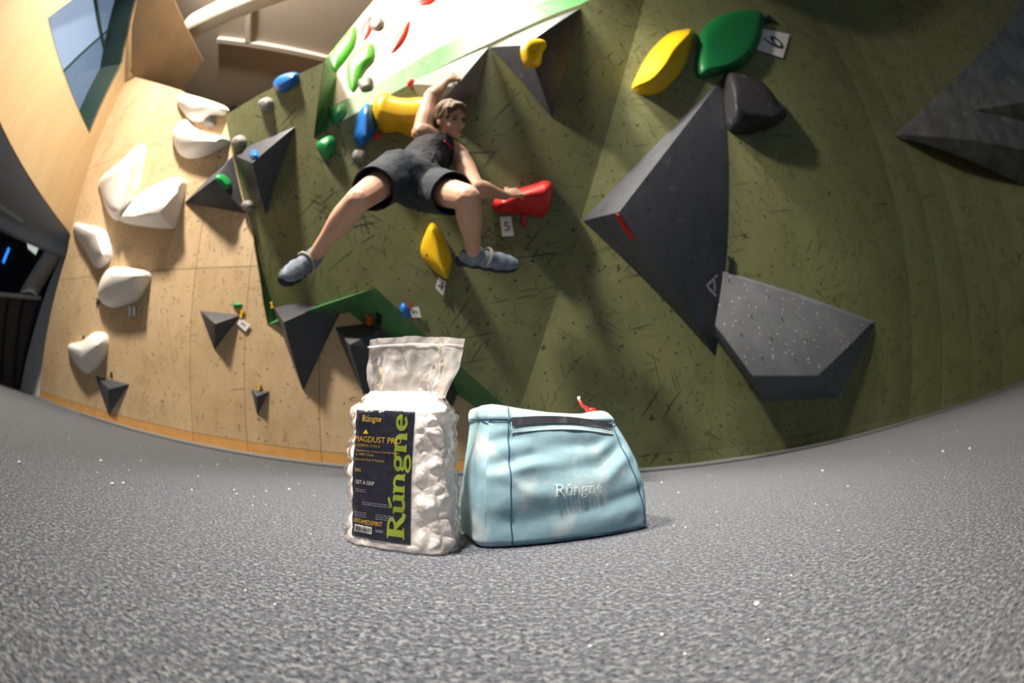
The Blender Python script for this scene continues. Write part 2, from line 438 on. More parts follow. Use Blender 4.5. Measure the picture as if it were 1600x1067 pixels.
# underside of the gallery left of the side wall, its beam, and the dark room beyond
sz = Kp.z
PG0 = Plane((0, 0, sz), (0, 0, -1)); f1_, f2_ = PG0.at(107, 386), PG0.at(0, 338); fd = (f2_-f1_).normalized()
ins = -PS.n*.04; ins.z = 0
so = [Kp+ins, Qp+ins, Qp+ins+(Qp-Kp)*2, f2_+fd*6, f1_-fd*.35]
structure(slab('ceiling_gallery', [p.copy() for p in so], Vector((0, 0, -1)), .12, GPAINT))
bn = Vector((fd.y, -fd.x, 0)); bn = bn if bn.x < 0 else -bn
bc = (f1_+f2_)/2 + fd*1.5 + bn*.06
structure(from_bm('trim_4', box_bm(bc+Vector((0, 0, -.05)), ((f2_-f1_).length+7, .12, .14), frame_rot(fd, bn, Vector((0, 0, 1)))), GPAINT))
PG = Plane((0, 0, sz-.012), (0, 0, -1))
cnd = bmesh.new()
tube_bm([PG.at(-40, 290), PG.at(36, 345)], .03, 6, cnd)
tag(from_bm('conduit', cnd, GPAINT), 'thin grey conduit under the grey gallery ceiling at left', 'pipe')
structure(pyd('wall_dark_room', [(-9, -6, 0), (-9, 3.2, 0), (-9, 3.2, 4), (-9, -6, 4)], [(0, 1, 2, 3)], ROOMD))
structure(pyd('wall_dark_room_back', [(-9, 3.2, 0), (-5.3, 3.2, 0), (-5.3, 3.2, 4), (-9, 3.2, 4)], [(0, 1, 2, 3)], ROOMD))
# white post at the end of the plywood wall
PP = Plane(bL+Vector((0, .06, 0)), (0.35, -1, 0))
pp = [PP.at(63, 626), PP.at(31, 615), PP.at(52, 520), PP.at(78, 440), PP.at(112, 370), PP.at(108, 400)]
structure(slab('trim_5', pp, PP.n, .12, WPAINT))
# far objects inside the dark room
def far_at(x, y, dist): return CAMP + ray(x, y)*dist
dct = cyl_bm(far_at(96, 378, 7.6), far_at(24, 500, 7.2), .19, .19, 20)
tag(from_bm('round_column', dct, WPAINT, smooth=True, sharp=40), 'round white column leaning behind the white post at far left', 'column')
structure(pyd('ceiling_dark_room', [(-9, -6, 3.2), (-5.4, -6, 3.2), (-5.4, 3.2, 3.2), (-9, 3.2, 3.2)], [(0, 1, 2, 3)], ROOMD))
PR = Plane((-8.97, 0, 0), (1, 0, 0))
bar = bmesh.new(); tube_bm([PR.at(5, 410), PR.at(14, 388)], .045, 8, bar)
tag(from_bm('strip_light', bar, glow('strip_blue', (.03, .25, .9), 1.2)), 'glowing blue strip light in the dark room at far left', 'light')
dw = empty('window_2', PR.at(58, 385)); structure(dw)
o = slab('pane', [PR.at(41, 372), PR.at(66, 374), PR.at(56, 398), PR.at(44, 388)], PR.n, .01, glow('far_window', (.55, .62, .55), .9), dw); o.matrix_parent_inverse = Matrix.Translation(-dw.location)
# mesh fence panel in the dark room
fp = [far_at(-20, 462, 6.4), far_at(48, 456, 6.4), far_at(66, 470, 6.4), far_at(30, 612, 6.4), far_at(-20, 600, 6.4)]
FG = M('fence_grey', (.085, .08, .085), .7).m
fe = tag(empty('low_partition', far_at(10, 600, 6.4)), 'dark grey partition with posts standing in the dark room at far left', 'partition')
nf = (fp[1]-fp[0]).cross(fp[4]-fp[0]).normalized()
o = slab('board', fp, nf, .03, FG, fe); o.matrix_parent_inverse = Matrix.Translation(-fe.location)
for a, b in (((14, 462), (2, 610)), ((38, 458), (22, 612)), ((62, 468), (32, 606))):
    o = from_bm('post', cyl_bm(far_at(*a, 6.34), far_at(*b, 6.34), .03, .03, 8), ROOMD, fe); o.matrix_parent_inverse = Matrix.Translation(-fe.location)
o = from_bm('rail', cyl_bm(far_at(-20, 458, 6.32), far_at(64, 466, 6.32), .03, .03, 8), WPAINT, fe); o.matrix_parent_inverse = Matrix.Translation(-fe.location)

# back wall, ceiling, beams and duct above the plywood wall
YB = 3.0
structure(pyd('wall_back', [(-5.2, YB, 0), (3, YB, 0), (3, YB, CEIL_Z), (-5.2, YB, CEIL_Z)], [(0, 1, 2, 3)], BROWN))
structure(pyd('ceiling', [(-9, -7, CEIL_Z), (.7, -7, CEIL_Z), (.7, YB, CEIL_Z), (-9, YB, CEIL_Z)], [(3, 2, 1, 0)], CEILM, recalc=False))
structure(pyd('ceiling_high', [(.7, -7, 6.4), (13, -7, 6.4), (13, YB, 6.4), (.7, YB, 6.4)], [(3, 2, 1, 0)], CEILM, recalc=False))
structure(pyd('trim_8', [(.7, -7, CEIL_Z), (.7, YB, CEIL_Z), (.7, YB, 6.4), (.7, -7, 6.4)], [(0, 1, 2, 3)], CEILM, recalc=False))
PCe = Plane((0, 0, CEIL_Z-.03), (0, 0, -1))
for i, (a, b, r) in enumerate((((340, 62), (560, 105), .03), ((392, -20), (388, 66), .03))):
    bm = box_bm((0, 0, 0), (1, 1, 1)); bm.free()
    A_, B_ = PCe.at(*a), PCe.at(*b); d = (B_-A_).normalized()
    o = from_bm('ceiling_beam', box_bm((A_+B_)/2, ((B_-A_).length, .07, .06), frame_rot(d, d.cross(Vector((0, 0, 1))), Vector((0, 0, 1)))), DUCT)
    tag(o, ['slim ceiling batten running sideways below the round duct', 'slim ceiling batten running from the round duct to the cross batten'][i], 'beam')
PDu = Plane((0, 0, CEIL_Z-.35), (0, 0, -1))
da, db = PDu.at(306, 38), PDu.at(640, -60)
dm = PDu.at(470, -28)
ro = empty('ventilation_duct', da); tag(ro, 'large round white ventilation duct under the ceiling at top left', 'duct')
for nm, bm in (('pipe', cyl_bm(da, dm+(dm-da)*.7, .17, .17, 28)),):
    o = from_bm(nm, bm, DUCT, ro, True, 40); o.matrix_parent_inverse = Matrix.Translation(-da)
dirn = (dm-da).normalized()
bm = bmesh.new(); bmesh.ops.create_uvsphere(bm, u_segments=24, v_segments=12, radius=.17, matrix=Matrix.Translation(da)); o = from_bm('end_cap', bm, DUCT, ro, True); o.matrix_parent_inverse = Matrix.Translation(-da)
for k in (1.2, 2.6):
    c = da + dirn*k*.6; o = from_bm('collar', cyl_bm(c-dirn*.02, c+dirn*.02, .178, .178, 28), DUCT, ro, True, 40); o.matrix_parent_inverse = Matrix.Translation(-da)
# shaded plywood above the wall top and the dark panels in the gap
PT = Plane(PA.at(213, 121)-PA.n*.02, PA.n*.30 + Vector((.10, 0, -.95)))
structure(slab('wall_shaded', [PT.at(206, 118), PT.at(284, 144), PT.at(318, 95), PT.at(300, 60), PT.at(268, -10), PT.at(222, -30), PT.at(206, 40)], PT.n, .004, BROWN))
PBk = Plane((0, YB-.25, 0), (0, -1, 0))
structure(slab('trim_6', [PBk.at(276, 150), PBk.at(314, 96), PBk.at(342, 110), PBk.at(345, 185)], PBk.n, .02, DARKG))
structure(slab('trim_7', [PBk.at(341, 108, .01), PBk.at(346, 188, .01), PBk.at(372, 170, .01)], PBk.n, .02, plain('black_panel', (.012, .013, .015), .8)))

# ------------------------------------------------------------------ volumes (hollow plywood pyramids bolted to the walls)
def volume(name, label, base, apex, mat, faces=None, cat='climbing volume', group=None):
    """base: points on the wall; apex: one or more proud points"""
    b = [Vector(p) for p in base]; a = [Vector(p) for p in (apex if isinstance(apex, list) else [apex])]
    vs0 = b+a; k = len(b)
    fs = faces if faces else [(i, (i+1) % k, k) for i in range(k)]
    bm = bmesh.new(); vv = [bm.verts.new(p) for p in vs0]
    for f in fs: bm.faces.new([vv[i] for i in f])
    bm.faces.new([vv[i] for i in reversed(range(k))])
    bmesh.ops.recalc_face_normals(bm, faces=bm.faces)
    bmesh.ops.bevel(bm, geom=list(bm.edges), offset=.006, segments=2, affect='EDGES', profile=.6)
    o = from_bm(name, bm, mat, None, True, 30); tag(o, label, cat, group); return o
A = lambda x, y, o=0.0: PA.at(x, y, o)
B = lambda x, y, o=0.0: PB.at(x, y, o)
C = lambda x, y, o=0.0: PC.at(x, y, o)
D = lambda x, y, o=0.0: PD.at(x, y, o)
E_ = lambda x, y, o=0.0: PE.at(x, y, o)

big = [D(910, 345, .001), D(1129, 121, .001), D(1118, 558, .001)]; bigA = D(967, 331, .30)
V_BIG = volume('pyramid_volume', 'huge dark grey triangular volume with red tape and white triangle emblem', big, bigA, VOL)
# frustum with a speckled face
fa = [D(1131, 427, .03), D(1361, 505, .05), D(1175, 587, .25)]
PF = plane3(*fa)
fp_ = [(1131, 427), (1361, 505), (1278, 587), (1175, 587), (1117, 508)]
top = [PF.at(*p) for p in fp_]
bas = [D(1129, 423, .001), D(1367, 503, .001), D(1310, 622, .001), D(1192, 628, .001), D(1118, 530, .001)]
V_POLY = volume('polygon_volume', 'dark grey five-sided volume with white-speckled face below the huge triangle', bas, top, VOL2,
                [(0, 1, 6, 5), (1, 2, 7, 6), (2, 3, 8, 7), (3, 4, 9, 8), (4, 0, 5, 9), (5, 6, 7, 8, 9)])
bm = bmesh.new(); rs = random.Random(4)
def in_poly(p, poly):
    c = False
    for i in range(len(poly)):
        a_, b_ = poly[i], poly[(i+1) % len(poly)]
        if (a_[1] > p[1]) != (b_[1] > p[1]) and p[0] < (b_[0]-a_[0])*(p[1]-a_[1])/(b_[1]-a_[1])+a_[0]: c = not c
    return c
fuv = [PF.uv(q) for q in top]; us_ = [q[0] for q in fuv]; vs2 = [q[1] for q in fuv]
for k in range(400):
    u, v = rs.uniform(min(us_), max(us_)), rs.uniform(min(vs2), max(vs2))
    if not in_poly((u, v), fuv): continue
    if rs.random() > .25 + .75*noise.noise(Vector((u*5, v*5, 3))) + .25: continue
    r = rs.uniform(.0022, .0062); c = PF.xyz(u, v, .0015)
    ring = [bm.verts.new(c + (PF.u*math.cos(t)+PF.v*math.sin(t))*r*rs.uniform(.7, 1.2)) for t in (0, 1.05, 2.1, 3.14, 4.19, 5.24)]
    bm.faces.new(ring)
spk = from_bm('paint_specks', bm, plain('speck_white', (.62, .60, .58), .6), V_POLY); spk['kind'] = 'stuff'; spk['label'] = 'white paint specks'
# far right pair
PV = PDS[4]
def wall_hit(x, y, off=0.0):
    """the olive facet that a picture point meets first"""
    c_ = [p.at(x, y, off) for p in PDS]; c_ = [(q-CAMP).length for q in c_ if (q-CAMP).dot(ray(x, y)) > 0]
    return CAMP + ray(x, y).normalized()*min(c_)
fr0, frU, frL = wall_hit(1396, 211, .002), wall_hit(1600, 3, .002), wall_hit(1600, 292, .002)
tipo = wall_hit(1600, 234, .50)
frU = frU + (frU-fr0)*.12; frL = frL + (frL-fr0)*.2; tipo = tipo + (tipo-fr0)*.15
V_FR = volume('pyramid_volume', 'dark grey pointed volume with chalk-worn faces at the far right edge', [fr0, frU, frL], tipo, VOL3)
PFR = plane3(fr0, frU, tipo)
q0, q1, q2 = PFR.at(1518, 173, .001), PFR.at(1600, 86, .001), PFR.at(1600, 190, .001)
V_FR2 = volume('pyramid_volume', 'smaller dark pointed volume stacked on the far right volume', [q0, q0+(q1-q0)*1.2, q0+(q2-q0)*1.2], q0+(PFR.at(1600, 160, .22)-q0)*1.1, VOL3)
# top centre
vt = [C(765, 74, .001), C(908, 12, .001), C(863, 186, .001)]; vtA = C(822, 70, .20)
V_TOP = volume('pyramid_volume', 'dark grey triangular volume pointing down with yellow hold at its top', vt, vtA, VOL)
V_HAND = volume('pyramid_volume', "pale grey volume that the climber's raised hand grips", [C(637, 131, .001), C(764, 73, .001), C(744, 146, .001), C(676, 176, .001)], C(712, 136, .17), VOL4)
V_L1 = volume('pyramid_volume', 'dark grey triangular volume on olive wall with small blue hold', [B(462, 197, .001), B(363, 241, .001), B(416, 337, .001)], B(394, 255, .20), VOL)
V_L2 = volume('pyramid_volume', 'dark grey triangular volume with small green hold on its tip', [A(288, 317, .004), A(364, 243, .004), A(385, 334, .004)], A(336, 279, .24), VOL)
V_MID = volume('pyramid_volume', 'large dark triangular volume pointing down below the left foot', [A(428, 480, .004), A(548, 459, .004), A(474, 612, .004)], A(443, 503, .22), VOL)
V_MID2 = volume('pyramid_volume', 'dark triangular volume with pale top directly behind the chalk package', [A(523, 511, .004), A(634, 498, .004), A(640, 560, .004), A(572, 625, .004)], A(546, 538, .22), VOL)
V_MID3 = volume('pyramid_volume', 'dark volume tip showing between chalk package and blue bucket', [A(640, 592, .004), A(729, 579, .004), A(706, 640, .004)], A(690, 600, .16), VOL)
V_S1 = volume('pyramid_volume', 'small dark triangular volume on plywood with chalky white top', [A(312, 485, .001), A(378, 492, .001), A(335, 547, .001)], A(336, 506, .13), VOL)
V_S2 = volume('pyramid_volume', 'small dark triangular volume low on plywood under the lowest white hold', [A(149, 587, .001), A(203, 600, .001), A(170, 650, .001)], A(170, 608, .10), VOL)
V_S3 = volume('pyramid_volume', 'tiny dark triangular volume low in the middle of the plywood', [A(392, 608, .001), A(422, 611, .001), A(402, 650, .001)], A(401, 619, .07), VOL)

# emblem and tape on the huge volume
PBF = plane3(big[1], big[2], bigA); PBL = plane3(big[0], big[2], bigA)
EMB = plain('emblem_white', (.42, .45, .47), .6); 
def strip_on(pl, pa, pb, wpx, off=.006):
    a_, b_ = pl.at(*pa, off), pl.at(*pb, off); d = (b_-a_).normalized(); s_ = d.cross(pl.n).normalized()*wpx
    return [a_-s_, b_-s_, b_+s_, a_+s_]
bm = bmesh.new()
for pa, pb in (((1104, 447), (1116, 435)), ((1106, 449), (1119, 462)), ((1116, 438), (1117, 455)), ((1117, 433), (1121, 430))):
    q = strip_on(PBF, pa, pb, .009); bm.faces.new([bm.verts.new(p) for p in q])
em = from_bm('emblem', bm, EMB, V_BIG); em['label'] = 'white triangle emblem'
rt = slab('tape_strip', [PBL.at(962, 334, .009), PBL.at(967, 336, .009), PBL.at(978, 352, .009), PBL.at(991, 371, .009), PBL.at(986, 375, .009), PBL.at(973, 358, .009), PBL.at(966, 346, .009)], PBL.n, .003, RED, V_BIG); rt['label'] = 'red tape strip'
# bolt heads / holes
def dots(name, pts, parent, mat=GAP, r=.007):
    bm = bmesh.new()
    for p, n in pts:
        q = n.to_track_quat('Z', 'Y').to_matrix().to_4x4(); bmesh.ops.create_circle(bm, cap_ends=True, segments=8, radius=r, matrix=Matrix.Translation(p) @ q)
    o = from_bm(name, bm, mat, parent); o['kind'] = 'stuff'; return o
dots('bolt_holes', [(PBF.at(x, y, .0075), PBF.n) for x, y in ((1014, 328), (1057, 329), (1081, 412), (1083, 249), (1010, 280), (1100, 360))], V_BIG)
dots('bolt_holes', [(PF.at(x, y, .0075), PF.n) for x, y in ((1222, 498), (1205, 528), (1259, 530), (1190, 558), (1243, 562), (1158, 522), (1174, 494), (1139, 438), (1200, 462))], V_POLY)
pts = []
rs = random.Random(11)
for i in range(60):
    for j in range(22):
        u, v = -.1+i*.21+(j % 2)*.105+rs.uniform(-.03, .03), .22+j*.21+rs.uniform(-.03, .03)
        if rs.random() < .35: continue
        p = PD.xyz(u, v, .0012)
        if p.x > 3.9: continue
        uu = PD.uv(a0)[0] + (PD.uv(a1)[0]-PD.uv(a0)[0])*(v-PD.uv(a0)[1])/(PD.uv(a1)[1]-PD.uv(a0)[1])
        if u < uu+.04: continue
        pts.append((p, PD.n))
dots('bolt_holes', pts, wall_right, r=.006)
pts = []
cu = [PC.uv(p) for p in (v3, a0, a1, a2, v4)]
for i in range(40):
    for j in range(24):
        u, v = -3+i*.22+(j % 2)*.11+rs.uniform(-.03, .03), -1+j*.22+rs.uniform(-.03, .03)
        if rs.random() < .4 or not in_poly((u, v), cu): continue
        pts.append((PC.xyz(u, v, .0012), PC.n))
wc = bpy.data.objects['wall_center']; dots('bolt_holes', pts, wc, r=.005)
pts = []
for i in range(40):
    for j in range(14):
        u, v = i*.22+(j % 2)*.11+rs.uniform(-.03, .03), .2+j*.22+rs.uniform(-.03, .03)
        if rs.random() < .55 or not in_poly((u, v), [PA.uv(p) for p in pA]): continue
        pts.append((PA.xyz(u, v, .0012), PA.n))
dots('bolt_holes', pts, wall_left, plain('hole_brown', (.10, .065, .04), .8), r=.006)

# ------------------------------------------------------------------ holds
def smooth_loop(pts, k):
    """closed Catmull-Rom resampled to k points per segment"""
    out = []; n = len(pts)
    for i in range(n):
        p0, p1, p2, p3 = (Vector(pts[(i+j-1) % n]) for j in range(4))
        for s_ in range(k):
            t = s_/k; out.append(.5*((2*p1) + (p2-p0)*t + (2*p0-5*p1+4*p2-p3)*t*t + (3*p1-p0-3*p2+p3)*t**3))
    return out
def near_on(poly, p):
    best = None
    if len(poly) == 1: return poly[0]
    for a_, b_ in zip(poly, poly[1:]):
        d = b_-a_; t = max(0, min(1, (p-a_).dot(d)/max(1e-9, d.length_squared))); q = a_+d*t; l = (q-p).length
        if best is None or l < best[0]: best = (l, q)
    return best[1]
def hold(name, label, plane, outline, ridge, H, mat, prof=2.2, sub=4, rings=9, lean=.55, cat='climbing hold', group=None, edge=.16, flat=None):
    """outline and ridge are image points on the wall plane; the shell domes from the outline up to the ridge line"""
    o2 = smooth_loop([plane.uv(plane.at(x, y)) for x, y in outline], sub)
    rd = [Vector(plane.uv(plane.at(x, y, H))) for x, y in ridge]
    n = len(o2); bm = bmesh.new(); rows = []
    tg = [near_on(rd, p) for p in o2]
    # even out the targets along the ridge so that the crown does not pinch
    for _ in range(2): tg = [(tg[i-1]+tg[i]*2+tg[(i+1) % n])/4 for i in range(n)]
    rows.append([bm.verts.new(plane.xyz(p.x, p.y, 0.0005)) for p in o2])
    for k in range(rings+1):
        s_ = k/rings; h = (1-(1-s_)**prof)**(1/max(1.0, prof*.75))
        if flat: h = min(1.0, h*1.0)
        h = edge + (1-edge)*h if k > 0 else edge
        row = []
        for i in range(n):
            q = o2[i].lerp(tg[i], s_*(.985 if k < rings else .985))
            row.append(bm.verts.new(plane.xyz(q.x, q.y, H*h)))
        rows.append(row)
    for r0, r1 in zip(rows, rows[1:]):
        for i in range(n): bm.faces.new([r0[i], r0[(i+1) % n], r1[(i+1) % n], r1[i]])
    bm.faces.new(rows[-1]); bm.faces.new(list(reversed(rows[0])))
    bmesh.ops.remove_doubles(bm, verts=bm.verts, dist=1e-5)
    bmesh.ops.triangulate(bm, faces=[f for f in bm.faces if len(f.verts) > 4])
    ob = from_bm(name, bm, mat, None, True, 50); tag(ob, label, cat, group); return ob
def bolt(parent, plane, x, y, off=0, r=.007):
    ok, p, n, i = parent.ray_cast(CAMP, ray(x, y).normalized())
    if not ok: return
    return from_bm('bolt', cyl_bm(p-n*.004, p+n*.0012, r, r, 10), GAP, parent)
def rock(label, plane, x, y, r, mat, name='foot_hold', H=None, seed=0, sq=1.0):
    """small chunky foot hold"""
    rr = random.Random(int(x*7+y*3+seed)); pts = []
    for k in range(9):
        a_ = 2*PI*k/9; q = r*rr.uniform(.82, 1.12); pts.append((x+math.cos(a_)*q, y+math.sin(a_)*q*sq))
    d = (plane.at(x+r, y)-plane.at(x, y)).length
    return hold(name, label, plane, pts, [(x-r*.15, y-r*.2), (x+r*.1, y-r*.1)], H or d*.75, mat, 2.4, 3, 6)

# white macros on the plywood
hold('macro_hold', 'white wedge-shaped hold at the top edge of the plywood', PA, [(278, 158), (289, 148), (352, 167), (353, 179), (337, 182), (322, 188), (301, 190), (283, 171)], [(298, 160), (340, 172)], .14, WHITEH, 1.6)
hold('macro_hold', 'white horn-shaped hold pointing right towards the olive wall', PA, [(272, 215), (275, 203), (292, 189), (304, 200), (326, 211), (359, 219), (349, 230), (318, 245), (290, 247), (277, 233)], [(290, 207), (312, 220), (340, 221)], .17, WHITEH, 1.8)
hold('macro_hold', 'tall white leaf-shaped hold, left one of the touching pair', PA, [(159, 281), (190, 254), (222, 227), (228, 238), (221, 275), (213, 309), (188, 345), (170, 329), (160, 300)], [(206, 262), (196, 300), (186, 325)], .20, WHITEH, 1.5)
hold('macro_hold', 'broad white leaf-shaped hold, right one of the touching pair', PA, [(190, 345), (206, 322), (226, 301), (268, 281), (290, 282), (291, 296), (277, 349), (265, 357), (225, 354)], [(208, 338), (250, 331), (278, 300)], .22, WHITEH, 1.5)
hold('macro_hold', 'white slanted hold at the left edge of the plywood', PA, [(119, 349), (142, 353), (164, 360), (174, 384), (173, 406), (153, 419), (136, 393), (119, 366)], [(150, 366), (160, 398)], .15, WHITEH, 1.5)
hold('macro_hold', 'large rounded white hold above the paper tag numbered 1', PA, [(180, 418), (212, 420), (237, 428), (228, 452), (213, 470), (191, 478), (174, 480), (158, 469), (157, 452), (165, 431)], [(178, 431), (224, 431)], .19, WHITEH, 1.7)
hold('macro_hold', 'lowest white hold, shell-shaped, above a small dark volume', PA, [(108, 540), (130, 533), (150, 519), (168, 523), (169, 545), (160, 566), (147, 579), (136, 583), (119, 566)], [(130, 548), (155, 538)], .15, WHITEH, 1.7)
# grey foot holds
rock('small grey foot hold between the two white holds near the plywood top', PA, 329, 191, 9, GRY)
rock('small grey foot hold under the blue oval hold on the olive wall', PB, 418, 164, 11, GRY)
rock('small grey foot hold at the upper left corner of the two dark volumes', PB, 376, 222, 10, GRY)
rock('small grey foot hold between the lower tips of the two dark volumes', PB, 389, 322, 9, GRY)
rock('small grey foot hold on the pale wall beside the lime green holds', PE, 572, 132, 12, GRY)
rock('small grey foot hold below the blue hold left of the climber', PC, 562, 245, 12, GRY)
rock('small grey foot hold beside the upper red hold on the pale wall', PE, 588, 37, 11, GRY)
# blue
hold('crimp_hold', 'blue oval hold near the top of the olive wall', PB, [(429, 131), (440, 118), (462, 113), (467, 122), (454, 138), (437, 144)], [(440, 130), (457, 122)], .06, BLU, 2)
PL1 = plane3(B(462, 197), B(363, 241), B(394, 255, .20))
hold('foot_hold', 'tiny blue hold on top of the dark volume', PL1, [(390, 241), (396, 234), (404, 238), (404, 246), (394, 249)], [(397, 241)], .03, BLU, 2, 3, 5)
hold('jug_hold', 'blue faceted hold touching the yellow bone-shaped hold', PC, [(553, 213), (557, 190), (565, 171), (575, 164), (582, 174), (587, 199), (581, 214), (566, 230), (557, 222)], [(573, 180), (572, 210)], .11, BLU, 1.7)
PG2 = plane3(g0, g1, v3)
hold('foot_hold', 'small blue and chalk-white hold beside the paper tag numbered 3', PC, [(625, 481), (629, 473), (635, 476), (640, 487), (640, 495), (630, 494)], [(632, 482)], .04, BLU, 2, 3, 5)
# green
hold('pinch_hold', 'lime green hold at the left edge of the pale wall', PE, [(511, 98), (518, 83), (534, 62), (554, 41), (558, 53), (554, 73), (541, 93), (530, 106), (521, 118), (513, 110)], [(527, 84), (545, 62)], .045, GRNL, 1.8)
hold('pinch_hold', 'lime green curved hold, right one on the pale wall', PE, [(542, 104), (547, 91), (565, 74), (583, 69), (585, 91), (571, 108), (561, 131), (551, 144), (543, 131)], [(553, 105), (568, 92)], .045, GRNL, 1.8)
PLIP = plane3(LIPC[1], LIPE[1], LIPC[2])
hold('pinch_hold', 'small green hold on the green painted lip', PLIP, [(514, 171), (538, 164), (541, 178), (524, 195), (517, 185)], [(527, 173)], .05, GRN, 1.8)
hold('pinch_hold', 'small green hold at the corner below the painted lip', PC, [(495, 226), (508, 215), (520, 213), (526, 225), (513, 249), (502, 242)], [(511, 226)], .06, GRN, 1.8)
PL2 = plane3(A(364, 243), A(385, 334), A(336, 279, .24))
hold('pinch_hold', 'small green hold on the tip of the left dark volume', PL2, [(336, 276), (347, 273), (359, 282), (361, 292), (353, 297), (343, 289)], [(347, 281), (353, 287)], .035, GRN, 2, 3, 5)
hold('foot_hold', 'tiny pale green hold above the yellow clip on plywood', PA, [(364, 477), (371, 473), (379, 476), (373, 482)], [(371, 476)], .03, GRN, 2, 3, 4)
# red
hold('crimp_hold', 'red hold at the upper left of the pale wall', PE, [(566, 64), (564, 48), (571, 34), (580, 26), (582, 42), (576, 57)], [(573, 46)], .02, RED, 1.8)
hold('crimp_hold', 'red hold, long and slanting, in the middle of the pale wall', PE, [(611, 83), (614, 68), (621, 55), (640, 33), (637, 52), (630, 66), (620, 78)], [(621, 66), (630, 51)], .02, RED, 1.8)
hold('crimp_hold', 'red hold cut by the top edge of the picture', PE, [(651, 7), (664, -4), (684, -6), (672, 7)], [(666, 1)], .02, RED, 1.8)
rock("small red hold at the left tip of the climber's pale grip volume", PC, 642, 130, 7, RED)
rock('tiny red hold under the blue faceted hold', PC, 590, 212, 6, RED)
hr = hold('macro_hold', 'big red wedge hold with chalk mark under the right hand', PC, [(768, 322), (779, 303), (805, 298), (831, 289), (848, 283), (861, 289), (860, 317), (854, 333), (845, 340), (820, 335), (796, 334), (778, 332)], [(790, 317), (820, 306), (850, 300)], .13, RED, 1.7)
# yellow
hold('jug_hold', 'big yellow bone-shaped hold behind the raised arm', PC, [(582, 174), (588, 159), (604, 150), (616, 157), (634, 160), (657, 158), (672, 166), (668, 190), (655, 208), (641, 214), (622, 206), (601, 207), (588, 196)], [(597, 172), (625, 180), (652, 178)], .17, YEL, 2.2)
hy = hold('macro_hold', 'yellow leaf-shaped hold below the climber, above tag 4', PC, [(674, 349), (691, 368), (705, 402), (702, 428), (696, 436), (676, 421), (659, 399), (659, 379)], [(675, 360), (684, 385), (684, 405), (694, 426)], .11, YEL, 1.5)
bolt(hy, PC, 667, 399, .075)
PVT = plane3(vt[1], vt[2], vtA)
ht = hold('jug_hold', 'small yellow kidney-shaped hold on the top dark volume', PVT, [(813, 76), (822, 63), (845, 62), (852, 72), (845, 86), (842, 103), (830, 107), (818, 100)], [(826, 76), (840, 74), (832, 95)], .05, YEL, 2.2)
bolt(ht, PVT, 834, 82, .05)
hq = hold('macro_hold', 'large yellow leaf-shaped hold with S-shaped ridge on the right wall', PD, [(988, 134), (1003, 102), (1021, 76), (1044, 55), (1064, 49), (1080, 49), (1081, 66), (1070, 102), (1050, 130), (1028, 146), (1005, 149), (991, 142)], [(993, 135), (1021, 122), (1041, 98), (1051, 78), (1076, 53)], .15, YEL, 1.25, 5)
bolt(hq, PD, 1022, 104, .085); bolt(hq, PD, 1047, 130, .05)
hg = hold('macro_hold', 'large dark green flat-topped hold beside the paper tag numbered 6', PD, [(1090, 121), (1087, 76), (1094, 51), (1117, 29), (1152, 18), (1184, 19), (1191, 32), (1187, 66), (1163, 103), (1128, 116)], [(1108, 105), (1112, 66), (1150, 36), (1176, 38), (1170, 70), (1135, 100)], .11, GRND, 2.6, 5, 8)
bolt(hg, PD, 1107, 55, .112); bolt(hg, PD, 1155, 95, .112)
hold('sloper_hold', 'round black hold with nub at the top of the huge triangle', PD, [(1130, 122), (1143, 118), (1175, 126), (1198, 148), (1210, 166), (1223, 178), (1222, 188), (1206, 198), (1186, 206), (1162, 210), (1137, 203), (1131, 164)], [(1150, 160), (1180, 172), (1205, 181)], .20, BLK, 2.4, 4)

# ------------------------------------------------------------------ clips and numbered paper tags
def clip(label, plane, x, y, dx, dy, mat=CLIP, name='marker_clip'):
    """little two-pronged marker clip: base block with two prongs, pointing along (dx, dy) in the picture"""
    a_, b_ = plane.at(x, y, .012), plane.at(x+dx, y+dy, .012); d = (b_-a_); L = d.length; d.normalize(); s_ = d.cross(plane.n).normalized()
    r = empty(name, a_); tag(r, label, 'clip')
    R_ = frame_rot(d, s_, plane.n); inv = Matrix.Translation(-a_)
    o = from_bm('clip_base', box_bm(a_+d*L*.15, (L*.4, L*.34, .022), R_), mat, r); o.matrix_parent_inverse = inv
    for sg in (-1, 1):
        q = Matrix.Rotation(sg*.30, 3, plane.n) @ d
        o = from_bm('prong', box_bm(a_+d*L*.2+q*L*.4+s_*sg*L*.06, (L*.75, L*.13, .014), frame_rot(q, q.cross(plane.n), plane.n)), mat, r); o.matrix_parent_inverse = inv
clip('black marker clip at the top corner of the dark green hold', PD, 1188, 32, 22, -2)
clip('black marker clip at the tip of the far right volume', PV, 1392, 211, -32, -6)
clip('black marker clip on top of the speckled five-sided volume', PD, 1141, 424, 1, -24)
clip('black marker clip left of the large rounded white hold', PA, 159, 469, -9, 2)
clip('black marker clip above the lowest white hold', PA, 131, 534, -1, -10)
clip('black marker clip above the small dark volume near the floor', PA, 174, 590, 0, -9)
clip('orange marker clip on the green painted step', PG2, 577, 506, 0, -14, ORA)
clip('black marker clip right of the orange clip', PG2, 591, 505, 1, -14)
clip('yellow marker clip at the right tip of the small chalky volume', PA, 377, 496, 2, -13, YEL)
clip('yellow marker clip at the left tip of the large dark volume', PA, 426, 481, -2, -10, YEL)
clip('yellow marker clip above the tiny dark volume', PA, 405, 609, 1, -10, YEL)
clip('red marker clip below the big red wedge hold', PC, 818, 337, 0, 18, RED)
clip('red marker clip above the paper tag numbered 3', PC, 640, 480, 0, -10, RED)

